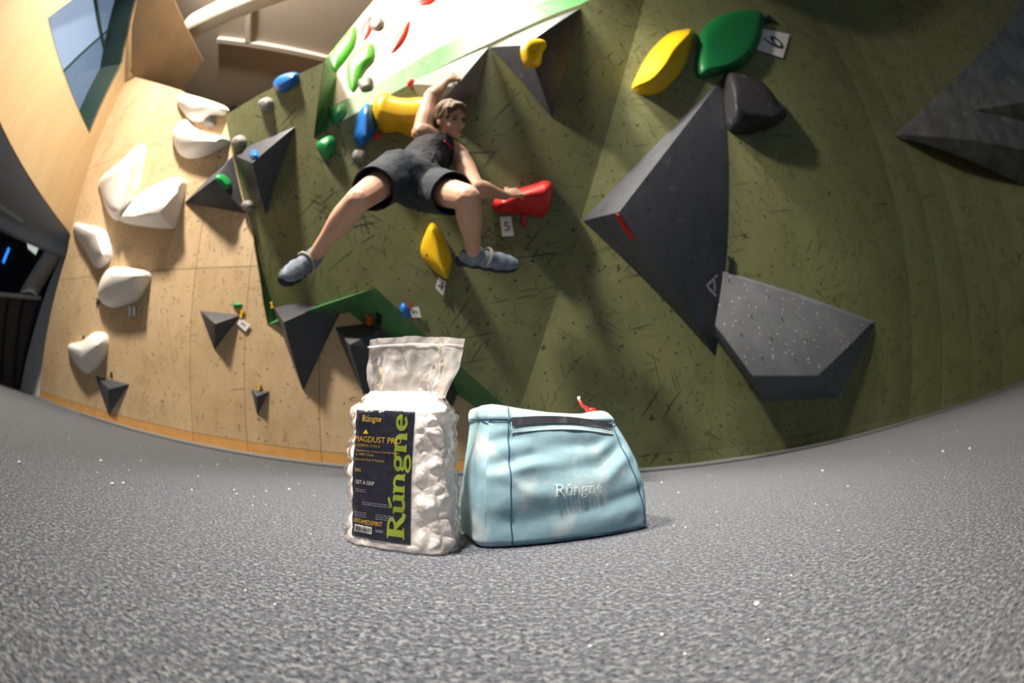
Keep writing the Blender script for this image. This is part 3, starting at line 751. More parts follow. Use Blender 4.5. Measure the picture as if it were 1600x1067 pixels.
def text_mesh(s_, size=1.0):
    cu_ = bpy.data.curves.new('t', 'FONT'); cu_.body = s_; cu_.size = size; cu_.resolution_u = 3; cu_.align_x = 'LEFT'
    o = bpy.data.objects.new('t', cu_); COL.objects.link(o)
    dg = bpy.context.evaluated_depsgraph_get(); me = bpy.data.meshes.new_from_object(o.evaluated_get(dg))
    vs_0 = [v.co.copy() for v in me.vertices]; fs = [tuple(p.vertices) for p in me.polygons]
    bpy.data.objects.remove(o); bpy.data.meshes.remove(me); bpy.data.curves.remove(cu_)
    return vs_0, fs
def ntag(num, label, plane, c, up, h=.55):
    """numbered paper tag; c = 4 picture corners, up = picture direction of the digit's top"""
    q = [plane.at(x, y, .016) for x, y in c]
    n = (q[1]-q[0]).cross(q[3]-q[0]).normalized()
    if n.dot(plane.n) < 0: n = -n
    o = from_bm('number_tag', slab_bm(q, n, .003), TAGW); tag(o, label, 'tag')
    mx_ = sum(x for x, y in c)/4; my_ = sum(y for x, y in c)/4
    m_ = sum(q, Vector())/4; upv = (plane.at(mx_+up[0], my_+up[1], .016)-m_); upv -= n*upv.dot(n); upv.normalize(); rt_ = upv.cross(n).normalized()
    size = min((q[1]-q[0]).length, (q[3]-q[0]).length)
    vs_0, fs = text_mesh(str(num), 1.0); xs = [v.x for v in vs_0]; ys = [v.y for v in vs_0]
    cx_, cy_ = (min(xs)+max(xs))/2, (min(ys)+max(ys))/2; sc_ = size*h/(max(ys)-min(ys))
    t_ = pyd('number', [m_ + rt_*((v.x-cx_)*sc_*1.05) + upv*((v.y-cy_)*sc_) + n*.0015 for v in vs_0], fs, INK, o, recalc=True); t_['label'] = 'printed number %d' % num
    return o
ntag(6, 'white paper tag numbered 6 beside the dark green hold', PD, [(1191, 45), (1234, 53.5), (1223, 90.6), (1183, 78)], (-10, -2), .62)
ntag(5, 'white paper tag numbered 5 under the big red hold', PC, [(781, 339), (798.5, 338), (803, 368), (785, 369.5)], (-1, -10), .8)
ntag(4, 'white paper tag numbered 4 under the yellow leaf-shaped hold', PC, [(685, 432.6), (697, 441), (692, 462), (680.6, 449.6)], (2, -10), .9)
ntag(3, 'white paper tag numbered 3 beside the small blue hold', PC, [(640, 480.5), (654, 479), (658.5, 496), (643, 496)], (-10, 0), .55)
ntag(2, 'white paper tag numbered 2 beside the small chalky volume', PA, [(376, 496), (391, 507.5), (383.5, 518), (370, 505.6)], (-8, -6), .7)
ntag(1, 'white paper tag numbered 1 under the large rounded white hold', PA, [(200, 478), (211, 478), (212, 494), (201, 495.6)], (0, -10), .9)

# ------------------------------------------------------------------ lettering helpers
def arc(cx_, cy_, rx, ry, a0_, a1_, k=14): return [(cx_+rx*math.cos(math.radians(a0_+(a1_-a0_)*i/k)), cy_+ry*math.sin(math.radians(a0_+(a1_-a0_)*i/k))) for i in range(k+1)]
GLYPH = {
 'R': (.60, [([(.12, 0), (.12, .70)], .12), ([(.12, .68)]+arc(.27, .53, .17, .15, 90, -90)+[(.12, .38)], .07), ([(.26, .38), (.36, .22), (.46, .06), (.60, .0)], .10), ([(-.02, .02), (.26, .02)], .045), ([(-.02, .70), (.20, .70)], .045)]),
 'u': (.47, [([(.08, .46), (.08, .16)]+arc(.20, .14, .12, .12, 180, 330), .09), ([(.35, .46), (.35, .02)], .09), ([(-.03, .455), (.10, .455)], .04), ([(.26, .455), (.37, .455)], .04), ([(.35, .02), (.45, .03)], .05)]),
 'U': (.47, [([(.08, .46), (.08, .16)]+arc(.20, .14, .12, .12, 180, 330), .09), ([(.35, .46), (.35, .02)], .09), ([(-.03, .455), (.10, .455)], .04), ([(.26, .455), (.37, .455)], .04), ([(.35, .02), (.45, .03)], .05), ([(.12, .56), (.34, .68)], .07)]),
 'n': (.47, [([(.08, .46), (.08, 0)], .09), ([(.10, .34)]+arc(.22, .32, .13, .13, 140, 0)+[(.35, .30)], .07), ([(.35, .32), (.35, 0)], .09), ([(-.03, .455), (.10, .455)], .04), ([(0, .02), (.17, .02)], .04), ([(.27, .02), (.44, .02)], .04)]),
 'g': (.45, [(arc(.19, .32, .13, .13, 0, 360, 20), .07), ([(.29, .42), (.42, .45)], .06), ([(.10, .20), (.06, .12), (.13, .06), (.28, .04), (.36, -.03)], .07), (arc(.20, -.09, .17, .10, 20, 380, 20), .055)]),
 'e': (.42, [([(.08, .26), (.34, .27)]+arc(.20, .25, .14, .20, 8, 320, 20), .075)]),
}
def ribbon(pts, wdt):
    """flat ribbon quads of a polyline"""
    pts = [Vector(p) for p in pts]; L, R_ = [], []
    for i, p in enumerate(pts):
        t = (pts[min(i+1, len(pts)-1)]-pts[max(i-1, 0)]); t = t.normalized() if t.length > 1e-9 else Vector((1, 0)); nn = Vector((-t.y, t.x))*wdt/2
        L.append(p+nn); R_.append(p-nn)
    vs_0 = L+R_; k = len(pts); return vs_0, [(i, i+1, k+i+1, k+i) for i in range(k-1)]
def densify(pts, step=.05):
    out = [pts[0]]
    for a_, b_ in zip(pts, pts[1:]):
        n = max(1, int(math.hypot(b_[0]-a_[0], b_[1]-a_[1])/step))
        out += [(a_[0]+(b_[0]-a_[0])*j/n, a_[1]+(b_[1]-a_[1])*j/n) for j in range(1, n+1)]
    return out
def word(s_, bold=1.0):
    vs_0, fs, x = [], [], 0
    for ch in s_:
        adv, strokes = GLYPH[ch]
        for pts, wd in strokes:
            v_, f_ = ribbon(densify(pts), wd*bold); b0 = len(vs_0)
            vs_0 += [(p.x+x, p.y) for p in v_]; fs += [tuple(i+b0 for i in f) for f in f_]
        x += adv
    return vs_0, fs, x

# ------------------------------------------------------------------ chalk package
PK = Vector((-0.172, 0.622, 0)); PKYAW = math.radians(-7)
PKX = Vector((math.cos(PKYAW), math.sin(PKYAW), 0)); PKY = Vector((-math.sin(PKYAW), math.cos(PKYAW), 0))
PW_, PD_, PH_ = .082, .048, .248
def smoothstep(a_, b_, x):
    t = max(0, min(1, (x-a_)/(b_-a_))); return t*t*(3-2*t)
def pk_section(t):
    """half width, half depth at relative height t"""
    wd = PW_*(1.04 - .10*t - .20*smoothstep(.86, 1.0, t)); dp = PD_*(1.05 - .16*t - .62*smoothstep(.84, 1.0, t))
    if t < .05: k = smoothstep(-.06, .05, t); wd *= .92+.08*k; dp *= .88+.12*k
    return wd, dp
LBX0, LBX1, LBZ0, LBZ1 = -.066, .036, .014, .214
def chunk(p):
    d, q = noise.voronoi(p*38.0); return min(1.0, (d[1]-d[0])*1.6)
def pk_disp(x, y, z, front):
    p = Vector((x*1.0+3.1, y+1.7, z+.4))
    lump = .0052*noise.noise(p*26) + .0032*noise.noise(p*55)
    ch = .0080*(chunk(p)-.45)
    inl = front*smoothstep(LBX0-.012, LBX0+.004, x)*(1-smoothstep(LBX1-.002, LBX1+.012, x))*smoothstep(LBZ0-.01, LBZ0+.008, z)*(1-smoothstep(LBZ1-.004, LBZ1+.014, z))
    soft = .0030*noise.noise(p*22) + .0015*noise.noise(p*60)
    return (lump+ch)*(1-inl) + soft*inl
def pk_local(a_, t, off=0.0):
    """angle a_ round the bag (0 = right, -90 = front), relative height t"""
    wd, dp = pk_section(t); e = 2/3.6
    cx_, sx = math.cos(a_), math.sin(a_)
    x = wd*math.copysign(abs(cx_)**e, cx_); y = dp*math.copysign(abs(sx)**e, sx); z = PH_*t
    nx, ny = math.copysign(abs(cx_)**1.4, cx_)/wd, math.copysign(abs(sx)**1.4, sx)/dp; l = math.hypot(nx, ny); nx, ny = nx/l, ny/l
    d = pk_disp(x, y, z, max(0, -ny)) + off
    if z < .012 and d < 0: d *= z/.012
    return Vector((x+nx*d, y+ny*d, z))
def pk_front(x, z, off=0.0):
    t = z/PH_; wd, dp = pk_section(t); r = min(.995, abs(x)/wd); y = -dp*(1-r**3.6)**(1/3.6)
    return Vector((x, y - pk_disp(x, y, z, 1.0) - off, z))
def pk_world(v): return PK + PKX*v.x + PKY*v.y + Vector((0, 0, v.z))
def shell(off, na, nt, t0=0.0, t1=1.0, crink=0.0):
    bm = bmesh.new(); rows = []
    for j in range(nt+1):
        t = t0+(t1-t0)*j/nt; row = []
        for i in range(na):
            a_ = 2*PI*i/na; v = pk_local(a_, t, off)
            if crink:
                q = Vector((v.x*60, v.y*60, v.z*60)); rr = 1-abs(noise.noise(q))*2
                k = crink*(max(0, rr-.6)*2 + .4*noise.noise(q*.5))
                l = math.hypot(v.x, v.y); v = v + Vector((v.x/l, v.y/l, 0))*max(0, k)
            row.append(bm.verts.new(pk_world(v)))
        rows.append(row)
    for r0, r1 in zip(rows, rows[1:]):
        for i in range(na): bm.faces.new([r0[i], r0[(i+1) % na], r1[(i+1) % na], r1[i]])
    return bm, rows
CHK = M('chalk_white', (.95, .90, .865), .85, .2); CHK.bump(70, .45, .005, 5).vary(30, (.84, .79, .76), .5, .8, .4); CHALK = CHK.m
def film(name, tint, dens, rough=.12, bumps=.5, gl=.25):
    m = bpy.data.materials.new(name); m.use_nodes = True; t = m.node_tree; t.nodes.clear()
    out = t.nodes.new('ShaderNodeOutputMaterial'); tr = t.nodes.new('ShaderNodeBsdfTransparent'); df = t.nodes.new('ShaderNodeBsdfDiffuse'); tl = t.nodes.new('ShaderNodeBsdfTranslucent')
    g = t.nodes.new('ShaderNodeBsdfGlossy'); g.inputs['Roughness'].default_value = rough
    df.inputs[0].default_value = (*tint, 1); tl.inputs[0].default_value = (*tint, 1); tr.inputs[0].default_value = (.995, .99, .985, 1)
    m0 = t.nodes.new('ShaderNodeMixShader'); m0.inputs[0].default_value = .45; t.links.new(df.outputs[0], m0.inputs[1]); t.links.new(tl.outputs[0], m0.inputs[2])
    m1 = t.nodes.new('ShaderNodeMixShader'); m1.inputs[0].default_value = dens; t.links.new(tr.outputs[0], m1.inputs[1]); t.links.new(m0.outputs[0], m1.inputs[2])
    fr_ = t.nodes.new('ShaderNodeFresnel'); fr_.inputs[0].default_value = 1.5
    ad = t.nodes.new('ShaderNodeMath'); ad.operation = 'MULTIPLY_ADD'; ad.inputs[1].default_value = .6; ad.inputs[2].default_value = gl; t.links.new(fr_.outputs[0], ad.inputs[0])
    m2 = t.nodes.new('ShaderNodeMixShader'); t.links.new(ad.outputs[0], m2.inputs[0]); t.links.new(m1.outputs[0], m2.inputs[1]); t.links.new(g.outputs[0], m2.inputs[2]); t.links.new(m2.outputs[0], out.inputs[0])
    tc = t.nodes.new('ShaderNodeTexCoord'); nz = t.nodes.new('ShaderNodeTexNoise'); nz.inputs['Scale'].default_value = 32; nz.inputs['Detail'].default_value = 2; nz.inputs['Distortion'].default_value = 2.0
    bp = t.nodes.new('ShaderNodeBump'); bp.inputs['Strength'].default_value = bumps; bp.inputs['Distance'].default_value = .008
    t.links.new(tc.outputs['Object'], nz.inputs['Vector']); t.links.new(nz.outputs[0], bp.inputs['Height'])
    for x in (g, df, fr_): t.links.new(bp.outputs[0], x.inputs['Normal'])
    return m
FILM = film('clear_film', (.9, .88, .86), .008, .10, .55, .012)
FILMH = film('milky_film', (.92, .87, .84), .62, .16, .25, .06)
pk = empty('chalk_package', PK); tag(pk, 'clear plastic package of white chalk chunks with dark printed label', 'chalk package')
PKI = Matrix.Translation(-PK)
def pkpart(o, parent=None):
    o.parent = parent or pk; o.matrix_parent_inverse = PKI if parent is None else Matrix(); return o
bm, rows = shell(0, 150, 130); bm.faces.new(rows[-1]); bm.faces.new(list(reversed(rows[0])))
pkpart(from_bm('chalk_filling', bm, CHALK, None, True))
# label, a sheet that follows the front
NX, NZ = 44, 84; bm = bmesh.new(); grid = []
for j in range(NZ+1):
    row = []
    for i in range(NX+1):
        x = LBX0+(LBX1-LBX0)*i/NX; z = LBZ0+(LBZ1-LBZ0)*j/NZ; x += -.004*(1-j/NZ)
        row.append(bm.verts.new(pk_world(pk_front(x, z, .0016))))
    grid.append(row)
for j in range(NZ):
    for i in range(NX): bm.faces.new([grid[j][i], grid[j][i+1], grid[j+1][i+1], grid[j+1][i]])
LBM = M('label_navy', (.008, .010, .028), .26, .55); LBM.bump(38, .75, .006, 2).vary(8, (.02, .012, .03), .4, .7, .8)
lab = pkpart(from_bm('label_sheet', bm, LBM.m, None, True)); lab['label'] = 'dark navy printed label'
def lab_pt(u, v, off=.0034):
    """u 0..1 across, v 0..1 down the label"""
    z = LBZ1+(LBZ0-LBZ1)*v; x = LBX0+(LBX1-LBX0)*u - .004*v
    return pk_world(pk_front(x, z, off))
LW, LH = LBX1-LBX0, LBZ1-LBZ0
def lab_text(name, s_, u, v, wdt, hgt, mat, vs_fs=None, rot=False):
    """text with its lower left corner at (u, v); width, height in label fractions"""
    if vs_fs is None: vs_0, fs = text_mesh(s_); vs_0 = [(p.x, p.y) for p in vs_0]
    else: vs_0, fs = vs_fs
    x0, x1 = min(p[0] for p in vs_0), max(p[0] for p in vs_0); y0, y1 = min(p[1] for p in vs_0), max(p[1] for p in vs_0)
    pts_ = []
    for p in vs_0:
        a_, b_ = (p[0]-x0)/(x1-x0), (p[1]-y0)/(y1-y0)
        if rot: pts_.append(lab_pt(u+wdt*(1-b_), v-hgt*a_))
        else: pts_.append(lab_pt(u+wdt*a_, v-hgt*b_))
    o = pyd(name, pts_, fs, mat, None); o.parent = lab; o.matrix_parent_inverse = (PKI @ Matrix()).inverted() if False else Matrix(); 
    o.matrix_parent_inverse = Matrix(); return o
GOLD = M('print_gold', (.80, .50, .05), .45).m; LIME = M('print_lime', (.33, .42, .03), .4).vary(20, (.42, .50, .05), .4, .7, .6).m; WHT = plain('print_white', (.85, .85, .86), .5); DIM = plain('print_grey', (.26, .30, .36), .5)
def wf(s_, bold=1.0): v_, f_, a_ = word(s_, bold); return v_, f_
lab_text('brand_print', '', .15, .105, .34, .062, GOLD, wf('RUngne', 1.05))
pyd_tri = [(.18, .185), (.28, .185), (.23, .150)]
o = pyd('mountain_print', [lab_pt(*p) for p in pyd_tri], [(0, 1, 2)], GOLD); o.parent = lab
lab_text('title_print', 'MAGDUST PRO', .03, .248, .80, .044, GOLD)
lab_text('subtitle_print', 'CLIMBING CHALK', .04, .285, .46, .022, plain('print_gold_dim', (.45, .28, .04), .5))
GD2 = plain('print_gold_small', (.55, .33, .05), .5)
lab_text('line_print', 'Optimal mix of texture and durability', .07, .328, .74, .020, GD2)
lab_text('line_print', 'in 100% Chalk', .07, .353, .32, .018, GD2)
lab_text('line_print', 'Enhanced Grip & Dryness', .05, .396, .52, .022, GD2)
lab_text('weight_print', '200G', .06, .478, .12, .024, GOLD)
lab_text('slogan_print', 'GET A GRIP', .09, .575, .33, .030, WHT)
for (u, v, wd, n) in ((.08, .62, .20, 2), (.22, .715, .50, 2), (.06, .80, .24, 3), (.46, .80, .30, 3)):
    for k in range(n):
        bmx = bmesh.new(); x = u; rr = random.Random(int(u*100+v*1000+k))
        while x < u+wd:
            l = rr.uniform(.02, .06); v0 = v+k*.016
            bmx.faces.new([bmx.verts.new(lab_pt(*q)) for q in ((x, v0), (min(x+l, u+wd), v0), (min(x+l, u+wd), v0-.006), (x, v0-.006))]); x += l+.012
        o = from_bm('small_print', bmx, DIM); o.parent = lab
lab_text('motto_print', 'UNTAMEDSPIRIT', .05, .885, .52, .036, GOLD)
bmx = bmesh.new(); 
bmx.faces.new([bmx.verts.new(lab_pt(*q)) for q in ((.08, .955), (.40, .955), (.40, .900), (.08, .900))]); o = from_bm('barcode_ground', bmx, WHT); o.parent = lab
bmx = bmesh.new(); rr = random.Random(5); x = .095
while x < .385:
    l = rr.choice((.006, .010, .016)); bmx.faces.new([bmx.verts.new(lab_pt(a_, b_, .0038)) for a_, b_ in ((x, .945), (x+l, .945), (x+l, .906), (x, .906))]); x += l+rr.choice((.006, .009))
o = from_bm('barcode_bars', bmx, INK); o.parent = lab
for k in range(2):
    bmx = bmesh.new(); bmx.faces.new([bmx.verts.new(lab_pt(*q)) for q in ((.46, .92+k*.012), (.58, .92+k*.012), (.58, .914+k*.012), (.46, .914+k*.012))]); o = from_bm('small_print', bmx, DIM); o.parent = lab
lab_text('brand_print', '', .645, .965, .352, .94, LIME, wf('RUngne', 1.4), True)
# clear film round the filling, a fold under it and the flat sealed header above
bm, rows = shell(.0060, 150, 130, .0, .985, .0012); pkpart(from_bm('clear_film', bm, FILM, None, True)); 
bm = bmesh.new(); r0, r1 = [], []
for i in range(90):
    a_ = 2*PI*i/90; v = pk_local(a_, .045, .006); q = pk_local(a_, .0, .0)
    k = .010 + .006*noise.noise(Vector((math.cos(a_)*2, math.sin(a_)*2, .5))); l = math.hypot(q.x, q.y); q = Vector((q.x*(1+k/l), q.y*(1+k/l), .0035 + .003*max(0, noise.noise(Vector((math.cos(a_)*3, math.sin(a_)*3, 4.)))))) 
    r0.append(bm.verts.new(pk_world(v))); r1.append(bm.verts.new(pk_world(q)))
for i in range(90): bm.faces.new([r0[i], r0[(i+1) % 90], r1[(i+1) % 90], r1[i]])
pkpart(from_bm('bottom_fold', bm, film('fold_film', (.45, .43, .44), .55, .15, .4, .05), None, True))
bm = bmesh.new(); g_ = []
NHX, NHZ = 60, 40
for j in range(NHZ+1):
    t = j/NHZ; row = []
    for i in range(NHX+1):
        s_ = i/NHX*2-1
        wd = .070 + .012*smoothstep(0, .55, t)
        x = s_*wd + .004 + t*.012; z = PH_*.955 + t*.104 - .006*t*t*abs(s_)
        if t > .9: z += .003*noise.noise(Vector((s_*3, 1, 1)))
        fold = .006*(.4+.6*t)*(1-abs(math.sin(s_*4.2+t*1.3)))**3 + .014*(1-t)*math.sin(s_*5.0+.6) + .010*noise.noise(Vector((s_*2.2, t*2.5, 5))) + .004*noise.noise(Vector((s_*7, t*5, 9)))
        y = -.004 + fold*(.5+.5*(1-t)) + .006*t*s_
        row.append(bm.verts.new(pk_world(Vector((x, y, z)))))
    g_.append(row)
for j in range(NHZ):
    for i in range(NHX): bm.faces.new([g_[j][i], g_[j][i+1], g_[j+1][i+1], g_[j+1][i]])
hd = pkpart(from_bm('sealed_header', bm, FILMH, None, True)); hd['label'] = 'flat milky sealed plastic top'
bm = bmesh.new(); 
for t_, th in ((.80, .0022), (.88, .0022)):
    j = int(t_*NHZ)
pts = []
for i in range(NHX+1):
    s_ = i/NHX*2-1; t = .86; wd = .082; pts.append(pk_world(Vector((s_*wd+.004+t*.012, -.0055+.010*noise.noise(Vector((s_*2.2, t*2.5, 5)))*.57+.006*t*s_, PH_*.955+t*.104-.006*t*t*abs(s_)))))
o = from_bm('seal_line', tube_bm(pts, .0016, 6), FILMH, None, True); o.parent = hd

# ------------------------------------------------------------------ light blue chalk bucket
BK = Vector((-0.058, 0.612, 0)); BYAW = math.radians(18.5)
BX = Vector((math.cos(BYAW), math.sin(BYAW), 0)); BY = Vector((-math.sin(BYAW), math.cos(BYAW), 0))
BS = 1.10
BW, BH, BD = .290, .218, .135
def bk_lims(t):
    """left, right, front, back of the bag at relative height t (bag local)"""
    xl = .004 + .010*t - .010*math.sin(PI*min(1, t*1.2))*.5
    xr = BW - .075*t**.85 + .016*math.sin(PI*t) - .010*smoothstep(.0, .12, .12-t)*0
    yf = .012*t - .016*math.sin(PI*min(1, t*1.05))
    yb = BD - .030*t
    return xl, xr, yf, yb
def bk_wr(x, z):
    """wrinkles of the front panel"""
    p = Vector((x*1.0, z*1.0, .3)); d = 0
    for (cx_, cz, ln, wd, ang, am) in ((.085, .142, .10, .010, .28, -.0050), (.075, .128, .09, .012, .22, .0042), (.165, .150, .055, .009, .45, -.0045), (.19, .128, .05, .010, .62, -.0050), (.21, .115, .05, .012, .65, .0040),
                                       (.12, .085, .12, .018, .12, .0035), (.055, .10, .05, .010, -.5, .003), (.23, .065, .07, .012, .25, -.0035), (.10, .045, .13, .018, .08, -.003), (.20, .035, .12, .02, .15, .0035), (.13, .175, .10, .010, -.05, .0025), (.04, .165, .04, .009, .3, -.003)):
        c, s_ = math.cos(ang), math.sin(ang); u = (x-cx_)*c+(z-cz)*s_; v = -(x-cx_)*s_+(z-cz)*c
        d += 1.05*am*math.exp(-(u/ln)**2*1.6-(v/wd)**2)
    d += .0030*noise.noise(p*16) + .0012*noise.noise(p*45)
    return d
def bk_pt(a_, t, off=0.0):
    """a_: angle round the bag, -90 deg = front"""
    xl, xr, yf, yb = bk_lims(t); cx_, cy_, rx, ry = (xl+xr)/2, (yf+yb)/2, (xr-xl)/2, (yb-yf)/2; e = 2/7.0
    c, s_ = math.cos(a_), math.sin(a_)
    ux, uy = math.copysign(abs(c)**e, c), math.copysign(abs(s_)**e, s_)
    x, y = cx_+rx*ux, cy_+ry*uy; z = BH*t
    nx, ny = math.copysign(abs(c)**1.7, c), math.copysign(abs(s_)**1.7, s_); l = math.hypot(nx, ny); nx, ny = nx/l, ny/l
    d = bk_wr(x if abs(ny) > abs(nx) else .5+y*1.5, z)*(1.0 if t > .03 else t/.03) + off
    if t < .06: k = 1-(t/.06); d -= .010*k*k
    return Vector((x+nx*d, y+ny*d, z))
def bk_front(x, z, off=0.0):
    t = z/BH; xl, xr, yf, yb = bk_lims(t); cx_, cy_, rx, ry = (xl+xr)/2, (yf+yb)/2, (xr-xl)/2, (yb-yf)/2
    r = min(.999, abs(x-cx_)/rx); y = cy_-ry*(1-r**7)**(1/7)
    dd = bk_wr(x, z)*(1.0 if t > .03 else t/.03)
    if t < .06: k = 1-(t/.06); dd -= .010*k*k
    return Vector((x, y-dd-off, z))
def bk_w(v): return BK + (BX*v.x*1.065 + BY*v.y + Vector((0, 0, v.z*.978)))*BS
def cloth(name, col, hi):
    m = M(name, col, .85, .25); m.vary(11, hi, .53, .74, .85, detail=5).vary(24, hi, .64, .78, .55, detail=3).vary(5, tuple(c*.86 for c in col), .4, .7, .6)
    m.bump(900, .25, .0006, 2).bump(28, .25, .004, 3); return m.m
CLOTH = cloth('cloth_blue', (.270, .435, .505), (.72, .74, .72))
CLOTH2 = cloth('cloth_blue_top', (.38, .53, .57), (.74, .76, .74))
SEAM = plain('seam_blue', (.05, .13, .22), .8, .2)
DARKC = M('cloth_dark', (.022, .022, .030), .8, .3).vary(30, (.20, .20, .22), .55, .8, .5, detail=6).m
bk = empty('chalk_bucket', BK); tag(bk, 'light blue fabric chalk bucket with chalk smudges standing on the grey mat', 'chalk bucket')
BKI = Matrix.Translation(-BK)
def bkpart(o, p=None):
    o.parent = p or bk; o.matrix_parent_inverse = BKI if p is None else Matrix(); return o
def bk_top(t0, t1, na, nt, off):
    bm = bmesh.new(); rows = []
    for j in range(nt+1):
        t = t0+(t1-t0)*j/nt; rows.append([bm.verts.new(bk_w(bk_pt(2*PI*i/na, t, off))) for i in range(na)])
    for r0, r1 in zip(rows, rows[1:]):
        for i in range(na): bm.faces.new([r0[i], r0[(i+1) % na], r1[(i+1) % na], r1[i]])
    return bm, rows
def topz(x):  # the rim dips in the middle and is a little lower at the right
    return -.0050*math.sin(PI*max(0, min(1, (x-.03)/.20)))*1.3 - .010*max(0, x)/.22 + .004*smoothstep(.16, .20, x)
bm, rows = bk_top(0, .90, 220, 90, 0); bm.faces.new(list(reversed(rows[0]))); bkpart(from_bm('body', bm, CLOTH, None, True))
# collar band with a soft closed top
bm = bmesh.new(); rows = []
NA = 160
prof = [(.885, .0), (.892, .0022), (.92, .0030), (.955, .0030), (.985, .0010), (1.0, -.004), (1.006, -.012), (1.004, -.03), (1.0, -.06)]
for t, off in prof:
    row = []
    for i in range(NA):
        v = bk_pt(2*PI*i/NA, min(1.0, t), off if off > -.05 else -.055); k = smoothstep(.88, 1.0, t)
        v.z = BH*t + topz(v.x)*k + .0025*k*noise.noise(Vector((v.x*22, v.y*22, 2)))
        row.append(bm.verts.new(bk_w(v)))
    rows.append(row)
for r0, r1 in zip(rows, rows[1:]):
    for i in range(NA): bm.faces.new([r0[i], r0[(i+1) % NA], r1[(i+1) % NA], r1[i]])
bm.faces.new(rows[-1]); bkpart(from_bm('collar', bm, CLOTH2, None, True))
# front pocket: dark slot, hem below it
XS = .052
def slot_top(x): k = (x-XS)/(.215-XS); return .1970 - .0090*k + .0085*math.sin(PI*k)*(1-.15*k)
def slot_bot(x): k = (x-XS)/(.215-XS); return .1845 - .0040*k + .0075*math.sin(PI*k)
def front_sheet(xf, n, m_, zlo, zhi, off):
    bm = bmesh.new(); g = []
    for i in range(n+1):
        x = xf(i/n); g.append([bm.verts.new(bk_w(bk_front(x, zlo(x)+(zhi(x)-zlo(x))*j/m_, off))) for j in range(m_+1)])
    for i in range(n):
        for j in range(m_): bm.faces.new([g[i][j], g[i+1][j], g[i+1][j+1], g[i][j+1]])
    return bm
xr_f = lambda k: XS + (.213-XS)*k
bkpart(from_bm('pocket_slot', front_sheet(xr_f, 50, 6, slot_bot, slot_top, .0042), DARKC, None, True))
bkpart(from_bm('pocket_hem', front_sheet(xr_f, 50, 3, lambda x: slot_bot(x)-.010, lambda x: slot_bot(x)+.0005, .0016), CLOTH2, None, True))
def seam(name, pts, r=.0011, mat=SEAM): return bkpart(from_bm(name, tube_bm([bk_w(p) for p in pts], r, 6), mat, None, True))
# left seam, right seam, band seams
lx = lambda t: .050 - .006*math.sin(PI*t)
seam('seam', [bk_front(lx(t)+.003*(1-t), BH*t, .0008) for t in [.03+.86*i/40 for i in range(41)]])
rx_ = lambda t: .215 + .060*(1-t)**1.15 + .004*math.sin(PI*t*2)
seam('seam', [bk_front(rx_(t)-.002, BH*t, .0010) for t in [.05+.84*i/40 for i in range(41)]])
seam('seam', [bk_front(x, .1945, .0036) for x in [.002+.047*i/14 for i in range(15)]])
seam('seam', [bk_front(x, .190-.02*max(0, x-.235), .0040) for x in [.214+.020*i/10 for i in range(11)]])
seam('seam', [bk_front(XS+(.213-XS)*i/40, slot_bot(XS+(.213-XS)*i/40)-.010, .0018) for i in range(41)], .0005, CLOTH2)
seam('seam', [bk_front(.049, .19+.025*i/8, .0040) for i in range(9)], .0008)
# bottom piping
seam('piping', [bk_front(.052+.215*i/50, .0065+.003*math.sin(i*.3)*0, .0006) for i in range(51)], .0014)
# embroidered name
vs_0, fs = wf('RUngne', .62); x0, x1 = min(p[0] for p in vs_0), max(p[0] for p in vs_0)
EMBR = plain('thread_pale', (.66, .72, .72), .7)
bm = bmesh.new(); sc_ = .074/(x1-x0); vv = [bm.verts.new(bk_w(bk_front(.107+(p[0]-x0)*sc_, .079+p[1]*sc_, .0030))) for p in vs_0]
for f in fs: bm.faces.new([vv[i] for i in f])
r_ = bmesh.ops.extrude_face_region(bm, geom=list(bm.faces)); mv = [g for g in r_['geom'] if isinstance(g, bmesh.types.BMVert)]; bmesh.ops.translate(bm, verts=mv, vec=-BY*.0008)
o = bkpart(from_bm('embroidery', bm, EMBR)); o['label'] = 'pale embroidered lettering'
# red pull cord on the rim
pc = bk_w(Vector((.200, .055, .212)))
cord = [pc+Vector((0, 0, -.004)), pc+Vector((-.002, 0, .004)), pc+Vector((-.006, 0, .009)), pc+Vector((-.014, 0, .014)), pc+Vector((-.019, 0, .024))]
o = bkpart(from_bm('pull_cord', tube_bm(cord, [.005, .006, .0042, .0032, .0028], 8), RED, None, True)); o['label'] = 'red pull cord'
o2 = from_bm('cord_tip', tube_bm([cord[-1], cord[-1]+Vector((-.001, 0, .007))], .0030, 8), plain('cord_tip', (.8, .7, .55), .5), None, True); o2.parent = o
knot = bmesh.new(); bmesh.ops.create_icosphere(knot, subdivisions=2, radius=.0085, matrix=Matrix.Translation(pc+Vector((.004, 0, .003))) @ Matrix.Diagonal((1.25, .8, .8, 1))); k_ = from_bm('cord_knot', knot, RED, None, True); k_.parent = o

